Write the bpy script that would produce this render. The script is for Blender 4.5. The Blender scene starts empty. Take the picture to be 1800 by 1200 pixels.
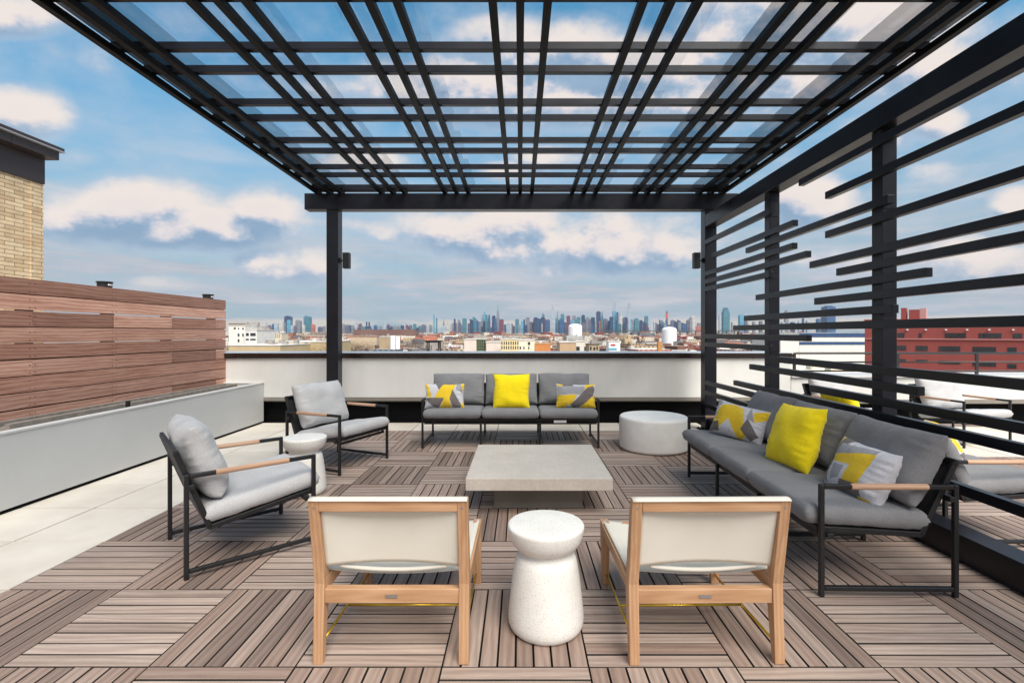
import bpy, bmesh, math, random
from math import sin, cos, pi, radians, sqrt
from mathutils import Vector, Matrix, noise

random.seed(7)
scene = bpy.context.scene
col = scene.collection

# ------------------------------------------------------------------ camera numbers (metres, camera at 0,0,CH looking +Y)
F, CU, CV, CH = 854.0, 914.4, 585.0, 1.386
def PX(u, Y): return (u - CU) / F * Y          # world X of a photo column at depth Y
def PZ(v, Y): return CH + (CV - v) / F * Y     # world Z of a photo row at depth Y

def s2l(c):
    c = c / 255.0
    return c / 12.92 if c <= 0.04045 else ((c + 0.055) / 1.055) ** 2.4
def RGB(r, g, b): return (s2l(r), s2l(g), s2l(b), 1.0)

# ------------------------------------------------------------------ materials
def newmat(name):
    m = bpy.data.materials.new(name); m.use_nodes = True
    nt = m.node_tree; b = nt.nodes['Principled BSDF']
    return m, nt, b
def N(nt, typ, **kw):
    n = nt.nodes.new(typ)
    for k, v in kw.items(): setattr(n, k, v)
    return n
def L(nt, a, b): nt.links.new(a, b)
def math_n(nt, op, a, b=None, clamp=False):
    n = N(nt, 'ShaderNodeMath', operation=op); n.use_clamp = clamp
    for i, x in enumerate((a, b)):
        if x is None: continue
        if isinstance(x, (int, float)): n.inputs[i].default_value = x
        else: L(nt, x, n.inputs[i])
    return n.outputs[0]
def ramp(nt, fac, stops):
    r = N(nt, 'ShaderNodeValToRGB')
    e = r.color_ramp.elements
    while len(e) < len(stops): e.new(0.5)
    for i, (p, c) in enumerate(stops):
        e[i].position = p; e[i].color = c if len(c) == 4 else (*c, 1)
    L(nt, fac, r.inputs[0]); return r.outputs[0]
def mixc(nt, fac, a, b, mode='MIX'):
    n = N(nt, 'ShaderNodeMix', data_type='RGBA', blend_type=mode)
    for s, x in ((n.inputs[0], fac), (n.inputs[6], a), (n.inputs[7], b)):
        if hasattr(x, 'is_output'): L(nt, x, s)
        else: s.default_value = x
    return n.outputs[2]
def bump(nt, b, h, strength=.2, dist=.005):
    n = N(nt, 'ShaderNodeBump'); n.inputs['Strength'].default_value = strength
    n.inputs['Distance'].default_value = dist
    L(nt, h, n.inputs['Height']); L(nt, n.outputs[0], b.inputs['Normal'])
def objco(nt, scale=(1, 1, 1)):
    t = N(nt, 'ShaderNodeTexCoord'); m = N(nt, 'ShaderNodeMapping')
    m.inputs['Scale'].default_value = scale
    L(nt, t.outputs['Object'], m.inputs[0]); return m.outputs[0]
def noise_n(nt, vec, scale, detail=4, rough=.55):
    n = N(nt, 'ShaderNodeTexNoise'); n.inputs['Scale'].default_value = scale
    n.inputs['Detail'].default_value = detail; n.inputs['Roughness'].default_value = rough
    L(nt, vec, n.inputs['Vector']); return n.outputs['Fac']

def plain(name, c, rough=.5, metal=0.0, var=.15, scale=8, bmp=.0, bscale=60, spec=.5):
    m, nt, b = newmat(name)
    v = objco(nt)
    f = noise_n(nt, v, scale, 6, .6)
    dark = tuple(x * (1 - var) for x in c[:3]) + (1,); lite = tuple(min(1, x * (1 + var)) for x in c[:3]) + (1,)
    L(nt, ramp(nt, f, [(.3, dark), (.7, lite)]), b.inputs['Base Color'])
    b.inputs['Roughness'].default_value = rough; b.inputs['Metallic'].default_value = metal
    b.inputs['Specular IOR Level'].default_value = spec
    L(nt, math_n(nt, 'ADD', math_n(nt, 'MULTIPLY', f, .25), rough - .12), b.inputs['Roughness'])
    if bmp: bump(nt, b, noise_n(nt, v, bscale, 5), bmp)
    return m

def fabric(name, c, var=.08, weave=900):
    m, nt, b = newmat(name)
    v = objco(nt)
    f = noise_n(nt, v, 5, 4)
    w = noise_n(nt, v, weave * .35, 2, .8)
    d = tuple(x * (1 - var) for x in c[:3]) + (1,); l = tuple(min(1, x * (1 + var)) for x in c[:3]) + (1,)
    c1 = ramp(nt, f, [(.3, d), (.7, l)])
    c2 = ramp(nt, w, [(.3, (.70, .70, .70)), (.7, (1.2, 1.2, 1.2))])
    L(nt, mixc(nt, 1.0, c1, c2, 'MULTIPLY'), b.inputs['Base Color'])
    b.inputs['Roughness'].default_value = .92
    b.inputs['Specular IOR Level'].default_value = .15
    b.inputs['Sheen Weight'].default_value = .15
    h = math_n(nt, 'ADD', math_n(nt, 'MULTIPLY', w, .22), noise_n(nt, objco(nt, (1, 1.6, 1)), 11, 4))
    bump(nt, b, h, .55, .010)
    return m

def wood(name, axis, base=(180, 138, 102), lite=(200, 160, 124), dark=(158, 116, 82)):
    m, nt, b = newmat(name)
    sc = [38, 38, 38]; sc[axis] = 2.2
    v = objco(nt, tuple(sc))
    f = noise_n(nt, v, 1.0, 5, .6)
    w = N(nt, 'ShaderNodeTexWave'); w.inputs['Scale'].default_value = .45
    w.inputs['Distortion'].default_value = 7; w.inputs['Detail'].default_value = 2
    L(nt, v, w.inputs['Vector'])
    g = math_n(nt, 'ADD', math_n(nt, 'MULTIPLY', w.outputs['Fac'], .18), math_n(nt, 'MULTIPLY', f, .82))
    L(nt, ramp(nt, g, [(.22, RGB(*dark)), (.45, RGB(*base)), (.75, RGB(*lite))]), b.inputs['Base Color'])
    b.inputs['Roughness'].default_value = .55
    bump(nt, b, f, .15, .002)
    return m

M = {}
def build_materials():
    M['rafterpaint'] = plain('rafter_paint', (.0035, .0032, .0032, 1), .55, 0, .3, 4, 0, 60, .18)
    # black powder coat
    m, nt, b = newmat('pergola_paint')
    v = objco(nt); f = noise_n(nt, v, 3, 5); f2 = noise_n(nt, v, 220, 2)
    L(nt, ramp(nt, f, [(.3, (.0065, .0068, .010, 1)), (.7, (.011, .012, .018, 1))]), b.inputs['Base Color']); b.inputs['Specular IOR Level'].default_value = .32
    L(nt, math_n(nt, 'ADD', math_n(nt, 'MULTIPLY', f, .25), .2), b.inputs['Roughness'])
    bump(nt, b, f2, .08, .001); M['pergola'] = m
    M['black'] = plain('black_frame', (.009, .009, .010, 1), .45, 0, .2, 20, .05, 300)
    M['blacksling'] = fabric('black_sling', (.03, .03, .033, 1))
    M['grey_light'] = fabric('light_grey_cloth', RGB(188, 187, 187))
    M['grey_dark'] = fabric('charcoal_cloth', RGB(128, 128, 130))
    M['yellow'] = fabric('yellow_cloth', (.94, .73, .013, 1), .06)
    M['p_light'] = fabric('pale_patch', RGB(200, 200, 205)); M['p_taupe'] = fabric('taupe_patch', RGB(112, 106, 104))
    M['p_yellow'] = fabric('mustard_patch', RGB(228, 192, 50)); M['p_grey'] = fabric('mid_grey_patch', RGB(155, 155, 160))
    M['teak0'] = wood('teak_x', 0); M['teak1'] = wood('teak_y', 1); M['teak2'] = wood('teak_z', 2)
    for i in range(3): M['wrap%d' % i] = wood('arm_wood_%d' % i, i, (184, 146, 118), (204, 168, 140), (160, 122, 96))
    M['brass'] = plain('brass', (.75, .50, .07, 1), .3, 1.0, .1)
    M['steel'] = plain('steel', (.55, .55, .56, 1), .35, 1.0, .1)
    # cream sling, lets some light through
    m, nt, b = newmat('cream_sling')
    v = objco(nt); f = noise_n(nt, v, 4, 3); w = noise_n(nt, v, 500, 2)
    L(nt, ramp(nt, f, [(.3, RGB(242, 238, 226)), (.7, RGB(250, 247, 238))]), b.inputs['Base Color'])
    b.inputs['Roughness'].default_value = .8; bump(nt, b, w, .15, .002)
    tr = N(nt, 'ShaderNodeBsdfTranslucent'); tr.inputs[0].default_value = RGB(240, 232, 212)
    mx = N(nt, 'ShaderNodeMixShader'); mx.inputs[0].default_value = .35
    L(nt, b.outputs[0], mx.inputs[1]); L(nt, tr.outputs[0], mx.inputs[2])
    L(nt, mx.outputs[0], nt.nodes['Material Output'].inputs[0]); M['sling'] = m
    # terrazzo
    m, nt, b = newmat('terrazzo')
    v = objco(nt); vo = N(nt, 'ShaderNodeTexVoronoi'); vo.inputs['Scale'].default_value = 210
    L(nt, v, vo.inputs['Vector'])
    vr = N(nt, 'ShaderNodeSeparateColor'); L(nt, vo.outputs['Color'], vr.inputs[0])
    spot = math_n(nt, 'MULTIPLY', math_n(nt, 'LESS_THAN', vo.outputs['Distance'], .30), math_n(nt, 'GREATER_THAN', vr.outputs[0], .62))
    chip = ramp(nt, vr.outputs[1], [(0, RGB(120, 116, 110)), (.5, RGB(176, 168, 156)), (1, RGB(200, 196, 188))])
    basec = ramp(nt, noise_n(nt, v, 6, 5), [(.3, RGB(222, 218, 210)), (.7, RGB(234, 231, 225))])
    L(nt, mixc(nt, spot, basec, chip), b.inputs['Base Color']); b.inputs['Roughness'].default_value = .65
    bump(nt, b, noise_n(nt, v, 80, 3), .08, .002); M['terrazzo'] = m
    M['drum'] = plain('cast_white', RGB(236, 233, 227), .75, 0, .06, 7, .15, 70)
    # concrete table
    m, nt, b = newmat('table_concrete')
    v = objco(nt); f = noise_n(nt, v, 3.5, 8, .65); f2 = noise_n(nt, v, 40, 4)
    c1 = ramp(nt, f, [(.3, RGB(190, 180, 168)), (.7, RGB(206, 196, 184))])
    c2 = ramp(nt, f2, [(.3, (.9, .9, .9)), (.7, (1.05, 1.05, 1.05))])
    L(nt, mixc(nt, 1.0, c1, c2, 'MULTIPLY'), b.inputs['Base Color']); b.inputs['Roughness'].default_value = .55
    bump(nt, b, f2, .1, .003); M['concrete'] = m
    m = plain('table_base_concrete', RGB(118, 112, 104), .7, 0, .12, 5, .1); M['concrete_dark'] = m
    # render panel
    m, nt, b = newmat('parapet_panel')
    v = objco(nt); f = noise_n(nt, v, 1.2, 5); st = noise_n(nt, objco(nt, (9, 9, .6)), 1.3, 5)
    c1 = ramp(nt, f, [(.3, RGB(204, 203, 199)), (.7, RGB(219, 218, 214))])
    c2 = ramp(nt, st, [(.35, (.975, .975, .97)), (.6, (1, 1, 1))])
    L(nt, mixc(nt, 1.0, c1, c2, 'MULTIPLY'), b.inputs['Base Color']); b.inputs['Roughness'].default_value = .7
    bump(nt, b, noise_n(nt, v, 90, 4), .1, .002); M['panel'] = m
    M['planter'] = plain('planter_panel', RGB(200, 200, 198), .6, 0, .04, 1.5, .08, 60)
    M['coping'] = plain('brown_coping', (.020, .012, .010, 1), .22, 0, .15, 4)
    M['coping_sheen'] = plain('coping_sheen', (.50, .52, .55, 1), .35, .3, .06, 4)  # sky reflection on the dark coping's top face, put in as pale colour
    M['trim'] = plain('trim_grey', RGB(128, 122, 114), .5, 0, .08)
    M['kick'] = plain('black_membrane', (.003, .003, .0035, 1), .8, 0, .3, 5, 0, 60, .15)
    M['fascia'] = plain('fascia_brown', (.040, .028, .026, 1), .4, 0, .1, 3)
    M['drip'] = plain('drip_edge', (.5, .5, .52, 1), .4, .4, .05)
    M['soil'] = plain('soil', (.19, .165, .14, 1), .95, 0, .4, 30, .6, 60)
    M['liner'] = plain('planter_liner', (.26, .23, .20, 1), .9, 0, .25, 14, .3, 60)
    # brick
    m, nt, b = newmat('yellow_brick')
    t = N(nt, 'ShaderNodeTexCoord'); sp = N(nt, 'ShaderNodeSeparateXYZ'); L(nt, t.outputs['Object'], sp.inputs[0])
    cb = N(nt, 'ShaderNodeCombineXYZ')
    L(nt, math_n(nt, 'ADD', sp.outputs[0], sp.outputs[1]), cb.inputs[0]); L(nt, sp.outputs[2], cb.inputs[1])
    br = N(nt, 'ShaderNodeTexBrick'); L(nt, cb.outputs[0], br.inputs['Vector'])
    br.inputs['Scale'].default_value = 1; br.inputs['Brick Width'].default_value = .29; br.inputs['Row Height'].default_value = .064
    br.inputs['Mortar Size'].default_value = .004; br.inputs['Bias'].default_value = -.2
    br.inputs['Color1'].default_value = RGB(232, 206, 168); br.inputs['Color2'].default_value = RGB(200, 168, 128)
    br.inputs['Mortar'].default_value = RGB(120, 98, 74)
    vn = ramp(nt, noise_n(nt, t.outputs['Object'], 6, 6), [(.3, (.82, .82, .82)), (.7, (1.1, 1.1, 1.08))])
    L(nt, mixc(nt, 1.0, br.outputs[0], vn, 'MULTIPLY'), b.inputs['Base Color']); b.inputs['Roughness'].default_value = .85
    bump(nt, b, math_n(nt, 'SUBTRACT', 1, br.outputs['Fac']), .6, .006); M['brick'] = m
    # boards with a grain that follows the UV map (U along the board, V across) and a tint per board
    def boards(name, stops, fine, figw):
        m, nt, b = newmat(name)
        uv = N(nt, 'ShaderNodeUVMap'); uv.uv_map = 'grain'
        at = N(nt, 'ShaderNodeAttribute'); at.attribute_name = 'tint'
        sp = N(nt, 'ShaderNodeSeparateXYZ'); L(nt, uv.outputs[0], sp.inputs[0])
        def vec(a, c):
            cb = N(nt, 'ShaderNodeCombineXYZ')
            L(nt, math_n(nt, 'MULTIPLY', sp.outputs[0], a), cb.inputs[0])
            L(nt, math_n(nt, 'MULTIPLY', sp.outputs[1], c), cb.inputs[1])
            L(nt, math_n(nt, 'MULTIPLY', at.outputs['Fac'], 37.0), cb.inputs[2]); return cb.outputs[0]
        big = noise_n(nt, vec(1.4, 9), 1.0, 4, .6)
        fig = N(nt, 'ShaderNodeTexWave'); fig.bands_direction = 'Y'; fig.inputs['Scale'].default_value = 1.0
        fig.inputs['Distortion'].default_value = 9; fig.inputs['Detail'].default_value = 2; fig.inputs['Detail Scale'].default_value = .7
        L(nt, vec(1.6, 9), fig.inputs['Vector'])
        fin = noise_n(nt, vec(4.5, fine), 1.0, 6, .75)
        g = math_n(nt, 'ADD', math_n(nt, 'ADD', math_n(nt, 'MULTIPLY', big, .34), math_n(nt, 'MULTIPLY', fin, .46)),
                   math_n(nt, 'MULTIPLY', fig.outputs['Fac'], figw))
        base = ramp(nt, g, stops)
        tint = ramp(nt, at.outputs['Fac'], [(0, (.56, .52, .50)), (.2, (.80, .72, .68)), (.4, (.95, .88, .84)), (.6, (.98, .96, .95)), (.8, (1.12, 1.09, 1.06)), (1, (1.26, 1.24, 1.22))])
        tint2 = mixc(nt, 1.0, base, tint, 'MULTIPLY')
        L(nt, tint2, b.inputs['Base Color']); b.inputs['Roughness'].default_value = .62
        b.inputs['Specular IOR Level'].default_value = .4
        bump(nt, b, fin, .25, .003)
        return m
    M['deck'] = boards('weathered_deck', [(.25, RGB(126, 108, 98)), (.5, RGB(161, 144, 133)), (.75, RGB(186, 171, 160))], 85, .14)
    M['fence'] = boards('ipe_boards', [(.25, RGB(136, 96, 82)), (.5, RGB(180, 138, 120)), (.75, RGB(206, 172, 156))], 38, .17)
    m, nt, b = newmat('paver')
    at = N(nt, 'ShaderNodeAttribute'); at.attribute_name = 'tint'
    v = objco(nt); f = noise_n(nt, v, 2.2, 7, .6); f2 = noise_n(nt, v, 60, 4)
    c1 = ramp(nt, f, [(.3, RGB(205, 195, 181)), (.7, RGB(224, 215, 202))])
    c2 = ramp(nt, at.outputs['Fac'], [(0, (.88, .88, .87)), (1, (1.03, 1.03, 1.03))])
    L(nt, mixc(nt, 1.0, c1, c2, 'MULTIPLY'), b.inputs['Base Color']); b.inputs['Roughness'].default_value = .8
    bump(nt, b, f2, .15, .003); M['paver'] = m
    M['under'] = plain('deck_void', (.004, .003, .003, 1), .98, 0, .2, 9)
    M['under_p'] = plain('paver_joint', (.06, .05, .042, 1), .95, 0, .2, 9)
    M['gap_shade'] = plain('board_edge_shade', (.035, .028, .024, 1), .95, 0, .3, 9)  # shade of the deck gaps, put into the colour of the board sides
    M['green_pad'] = plain('green_patch', RGB(60, 140, 110), .8)
    # roof glass
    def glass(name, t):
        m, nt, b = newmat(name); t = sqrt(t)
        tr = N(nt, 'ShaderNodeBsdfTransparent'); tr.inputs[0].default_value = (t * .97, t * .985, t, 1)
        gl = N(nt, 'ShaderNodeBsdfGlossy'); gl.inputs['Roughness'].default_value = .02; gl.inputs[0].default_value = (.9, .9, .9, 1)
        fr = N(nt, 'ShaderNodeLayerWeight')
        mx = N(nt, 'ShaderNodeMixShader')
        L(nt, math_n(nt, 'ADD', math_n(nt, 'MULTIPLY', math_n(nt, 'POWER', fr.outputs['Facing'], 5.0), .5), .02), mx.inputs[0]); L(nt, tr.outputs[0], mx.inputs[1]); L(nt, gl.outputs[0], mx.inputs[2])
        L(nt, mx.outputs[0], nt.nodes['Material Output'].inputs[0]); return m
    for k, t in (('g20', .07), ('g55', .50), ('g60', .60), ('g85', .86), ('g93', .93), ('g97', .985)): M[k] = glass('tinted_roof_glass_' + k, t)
    # city: object colour with rows of windows in object space
    def city(name, kind):
        m, nt, b = newmat(name)
        oi = N(nt, 'ShaderNodeObjectInfo'); t = N(nt, 'ShaderNodeTexCoord'); g = N(nt, 'ShaderNodeNewGeometry')
        base = oi.outputs['Color']
        if kind == 'stuff':
            a = N(nt, 'ShaderNodeAttribute'); a.attribute_name = 'bcol'; base = a.outputs['Color']
        sp = N(nt, 'ShaderNodeSeparateXYZ'); L(nt, t.outputs['Object'], sp.inputs[0])
        sn = N(nt, 'ShaderNodeSeparateXYZ'); L(nt, g.outputs['Normal'], sn.inputs[0])
        wall = math_n(nt, 'LESS_THAN', math_n(nt, 'ABSOLUTE', sn.outputs[2]), .5)
        if kind == 'tower': sx, sz, dx, dz = 1 / 9., 1 / 14., .5, .5
        else: sx, sz, dx, dz = 1 / 4.5, 1 / 4.0, .45, .45
        fx = math_n(nt, 'FRACT', math_n(nt, 'MULTIPLY', math_n(nt, 'ADD', sp.outputs[0], sp.outputs[1]), sx))
        fz = math_n(nt, 'FRACT', math_n(nt, 'MULTIPLY', sp.outputs[2], sz))
        win = math_n(nt, 'MULTIPLY', math_n(nt, 'LESS_THAN', fx, dx), math_n(nt, 'LESS_THAN', fz, dz))
        win = math_n(nt, 'MULTIPLY', win, wall)
        nz = noise_n(nt, t.outputs['Object'], .02 if kind == 'tower' else .09, 3)
        base2 = mixc(nt, 1.0, base, ramp(nt, nz, [(.3, (.75, .75, .75)), (.7, (1.2, 1.2, 1.2))]), 'MULTIPLY')
        dark = mixc(nt, 1.0, base2, (.42, .45, .52, 1) if kind == 'tower' else (.3, .3, .33, 1), 'MULTIPLY')
        wc = mixc(nt, win, base2, dark)
        if kind != 'tower':   # roofs: pale membrane or tar by object
            rn = oi.outputs['Random'] if kind != 'stuff' else noise_n(nt, t.outputs['Object'], .011, 1)
            roofc = ramp(nt, rn, [(.0, RGB(190, 188, 184)), (.45, RGB(215, 213, 208)), (.6, RGB(120, 112, 104)), (.8, RGB(150, 128, 108))])
            wc = mixc(nt, wall, roofc, wc)
        L(nt, wc, b.inputs['Base Color'])
        b.inputs['Roughness'].default_value = .35 if kind == 'tower' else .8
        return m
    M['tower'] = city('tower_facade', 'tower'); M['lowrise'] = city('lowrise_facade', 'low'); M['mass'] = city('rooftop_mass', 'stuff')
    m, nt, b = newmat('object_paint'); oi = N(nt, 'ShaderNodeObjectInfo')
    v = objco(nt); f = noise_n(nt, v, .3, 5)
    L(nt, mixc(nt, 1.0, oi.outputs['Color'], ramp(nt, f, [(.3, (.88, .88, .88)), (.7, (1.06, 1.06, 1.06))]), 'MULTIPLY'), b.inputs['Base Color'])
    b.inputs['Roughness'].default_value = .7; M['objpaint'] = m
    M['red'] = plain('red_render', RGB(156, 76, 69), .8, 0, .07, .2)
    M['winglass'] = plain('dark_window_glass', (.035, .04, .045, 1), .06, 0, .3, 2)
    M['pipe'] = plain('rail_paint', (.035, .033, .032, 1), .35, .2, .1)
    M['cityground'] = plain('city_ground', (.24, .20, .17, 1), .95, 0, .35, .02)
    M['twig'] = plain('bare_twigs', (.13, .085, .06, 1), .95, 0, .3, .5)
    M['tankwhite'] = plain('white_tank', (.86, .86, .88, 1), .5, 0, .02, .1)
    M['terr'] = plain('roof_membrane', (.5, .49, .47, 1), .9, 0, .1, 1)
build_materials()

# ------------------------------------------------------------------ mesh helpers
class MB:
    def __init__(s): s.v = []; s.f = []; s.uv = []; s.tint = []; s.mi = []; s.bc = []
    def face(s, idx, uv=None, tint=0.5, mi=0, bc=None):
        s.f.append(idx); s.uv.append(uv or [(0, 0)] * len(idx)); s.tint.append(tint); s.mi.append(mi); s.bc.append(bc or (1, 1, 1, 1))
    def box(s, a, b, mi=0, tint=.5, axis=None, off=0.0, bc=None, mat=None, side=None):
        x0, y0, z0 = a; x1, y1, z1 = b
        n = len(s.v)
        P = [(x0, y0, z0), (x1, y0, z0), (x1, y1, z0), (x0, y1, z0), (x0, y0, z1), (x1, y0, z1), (x1, y1, z1), (x0, y1, z1)]
        for p in P: s.v.append(tuple(mat @ Vector(p)) if mat else p)
        for q in ((0, 3, 2, 1), (4, 5, 6, 7), (0, 1, 5, 4), (1, 2, 6, 5), (2, 3, 7, 6), (3, 0, 4, 7)):
            uv = None
            if axis is not None:
                o = [i for i in range(3) if i != axis]
                uv = [(P[k][axis] + off, P[k][o[0]] + P[k][o[1]] + off * .37) for k in q]
            s.face([n + k for k in q], uv, tint, mi if side is None or q == (4, 5, 6, 7) else side, bc)
    def prism(s, pts, axis, a, b, mi=0, bc=None):
        """polygon pts (2D) extruded along axis from a to b"""
        def P(p, w):
            if axis == 0: return (w, p[0], p[1])
            if axis == 1: return (p[0], w, p[1])
            return (p[0], p[1], w)
        n = len(s.v); k = len(pts)
        for w in (a, b):
            for p in pts: s.v.append(P(p, w))
        s.face([n + i for i in range(k)], None, .5, mi, bc); s.face([n + k + i for i in reversed(range(k))], None, .5, mi, bc)
        for i in range(k):
            j = (i + 1) % k; s.face([n + i, n + k + i, n + k + j, n + j], None, .5, mi, bc)
    def tube(s, pts, r, seg=10, mi=0, r2=None, caps=True):
        """round tube along a polyline"""
        pts = [Vector(p) for p in pts]; n0 = len(s.v)
        for i, p in enumerate(pts):
            d = (pts[min(i + 1, len(pts) - 1)] - pts[max(i - 1, 0)]).normalized()
            up = Vector((0, 0, 1)) if abs(d.z) < .9 else Vector((1, 0, 0))
            a = d.cross(up).normalized(); b2 = a.cross(d).normalized()
            rr = r if r2 is None else r + (r2 - r) * i / (len(pts) - 1)
            for k in range(seg):
                t = 2 * pi * k / seg; s.v.append(tuple(p + a * cos(t) * rr + b2 * sin(t) * rr))
        for i in range(len(pts) - 1):
            for k in range(seg):
                a = n0 + i * seg + k; b2 = n0 + i * seg + (k + 1) % seg
                s.face([a, b2, b2 + seg, a + seg], None, .5, mi)
        if caps:
            s.face([n0 + k for k in reversed(range(seg))], None, .5, mi)
            e = n0 + (len(pts) - 1) * seg; s.face([e + k for k in range(seg)], None, .5, mi)
    def bar(s, p, q, w, h, mi=0, up=(0, 0, 1)):
        """rectangular bar from p to q, w wide (sideways) and h tall"""
        p = Vector(p); q = Vector(q); d = (q - p).normalized(); u = Vector(up)
        if abs(d.dot(u)) > .95: u = Vector((0, 1, 0))
        a = d.cross(u).normalized() * w / 2; c = a.cross(d).normalized() * h / 2
        n = len(s.v)
        for e in (p, q):
            for sg in ((-1, -1), (1, -1), (1, 1), (-1, 1)): s.v.append(tuple(e + a * sg[0] + c * sg[1]))
        for f in ((0, 1, 2, 3), (7, 6, 5, 4), (0, 4, 5, 1), (1, 5, 6, 2), (2, 6, 7, 3), (3, 7, 4, 0)): s.face([n + k for k in f], None, .5, mi)
    def lathe(s, prof, seg=64, c=(0, 0, 0), mi=0):
        n0 = len(s.v)
        for r, z in prof:
            for k in range(seg):
                t = 2 * pi * k / seg; s.v.append((c[0] + r * cos(t), c[1] + r * sin(t), c[2] + z))
        for i in range(len(prof) - 1):
            for k in range(seg):
                a = n0 + i * seg + k; b2 = n0 + i * seg + (k + 1) % seg
                s.face([a, b2, b2 + seg, a + seg], None, .5, mi)
        s.face([n0 + k for k in reversed(range(seg))], None, .5, mi)
        e = n0 + (len(prof) - 1) * seg; s.face([e + k for k in range(seg)], None, .5, mi)
    def build(s, name, mats, parent=None, smooth=False, bevel=0, loc=None, attrs=False, solid=None):
        me = bpy.data.meshes.new(name); me.from_pydata(s.v, [], s.f)
        if not isinstance(mats, (list, tuple)): mats = [mats]
        for m in mats: me.materials.append(m)
        me.polygons.foreach_set('material_index', s.mi)
        if attrs:
            uvl = me.uv_layers.new(name='grain'); flat = []
            for u in s.uv:
                for p in u: flat += [p[0], p[1]]
            uvl.data.foreach_set('uv', flat)
            a = me.attributes.new('tint', 'FLOAT', 'FACE'); a.data.foreach_set('value', s.tint)
        if any(b != (1, 1, 1, 1) for b in s.bc):
            a = me.attributes.new('bcol', 'FLOAT_COLOR', 'FACE'); fl = []
            for b in s.bc: fl += list(b)
            a.data.foreach_set('color', fl)
        bm = bmesh.new(); bm.from_mesh(me); bmesh.ops.recalc_face_normals(bm, faces=bm.faces); bm.to_mesh(me); bm.free()
        if smooth: me.polygons.foreach_set('use_smooth', [True] * len(me.polygons))
        o = bpy.data.objects.new(name, me); col.objects.link(o)
        if loc: o.location = loc
        if parent: o.parent = parent
        if bevel:
            md = o.modifiers.new('bevel', 'BEVEL'); md.width = bevel; md.segments = 2; md.limit_method = 'ANGLE'
        return o

def tag(o, label=None, cat=None, group=None, kind=None):
    if label: o['label'] = label
    if cat: o['category'] = cat
    if group: o['group'] = group
    if kind: o['kind'] = kind
    return o
def empty(name, loc=(0, 0, 0), rz=0):
    e = bpy.data.objects.new(name, None); col.objects.link(e); e.location = loc; e.rotation_euler = (0, 0, rz)
    e.empty_display_size = .1; return e
def copy_tree(o, parent=None):
    c = o.copy(); col.objects.link(c)
    if parent: c.parent = parent
    for ch in list(o.children): copy_tree(ch, c)
    return c

def cushion(w, d, t, nx=30, ny=26, p=5.0, q=.5, wr=.006, seed=0, pinch=0.0, pat=None, crown=0.0):
    """soft cushion lying in XY (w x d), thickness t, centred at origin. pat(u,v)->material index for the upper face"""
    mb = MB(); rows = {}
    rnd = seed * 13.7
    for side in (1, -1):
        for j in range(ny + 1):
            for i in range(nx + 1):
                s = sin(pi / 2 * (2 * i / nx - 1)) * .35 + (2 * i / nx - 1) * .65
                r = sin(pi / 2 * (2 * j / ny - 1)) * .35 + (2 * j / ny - 1) * .65
                edge = (i in (0, nx)) or (j in (0, ny))
                if edge and side == -1: rows[(side, i, j)] = rows[(1, i, j)]; continue
                th = max(0.0, (1 - abs(s) ** p) * (1 - abs(r) ** p)) ** q
                x = s * w / 2 * (1 - pinch * (1 - r * r)); y = r * d / 2 * (1 - pinch * (1 - s * s))
                z = side * t / 2 * th
                nz = noise.noise(Vector((x * 7 + rnd, y * 7, side * 3.1))) * wr
                e2 = max(abs(s), abs(r)) ** 4
                if abs(r) > abs(s): cr = noise.noise(Vector((x * 38 + rnd, y * 7, side * 5)))
                else: cr = noise.noise(Vector((y * 38 + rnd, x * 7, side * 5)))
                z += (nz + cr * wr * 1.1 * e2) * min(1, th * 1.6) * side + crown * (1 - s * s) * (1 - r * r) * (1 if side > 0 else 0)
                x += noise.noise(Vector((y * 6, rnd, 1))) * wr * .8; y += noise.noise(Vector((x * 6, rnd, 2))) * wr * .8
                rows[(side, i, j)] = len(mb.v); mb.v.append((x, y, z))
    for side in (1, -1):
        for j in range(ny):
            for i in range(nx):
                f = [rows[(side, i, j)], rows[(side, i + 1, j)], rows[(side, i + 1, j + 1)], rows[(side, i, j + 1)]]
                if side < 0: f.reverse()
                mi = 0
                if pat: mi = pat((i + .5) / nx, (j + .5) / ny) if side > 0 else 0
                mb.face(f, None, .5, mi)
    return mb

def poly_in(x, y, P):
    c = False; j = len(P) - 1
    for i in range(len(P)):
        if (P[i][1] > y) != (P[j][1] > y) and x < (P[j][0] - P[i][0]) * (y - P[i][1]) / (P[j][1] - P[i][1]) + P[i][0]: c = not c
        j = i
    return c

# ------------------------------------------------------------------ camera
cd = bpy.data.cameras.new('camera'); cam = bpy.data.objects.new('camera', cd); col.objects.link(cam)
cam.location = (0, 0, CH); cam.rotation_euler = (pi / 2, 0, 0)
cd.sensor_width = 36; cd.lens = F / 1800 * 36; cd.shift_x = (900 - CU) / 1800; cd.shift_y = -(600 - CV) / 1800
cd.clip_end = 40000; cd.clip_start = .05
scene.camera = cam

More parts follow.
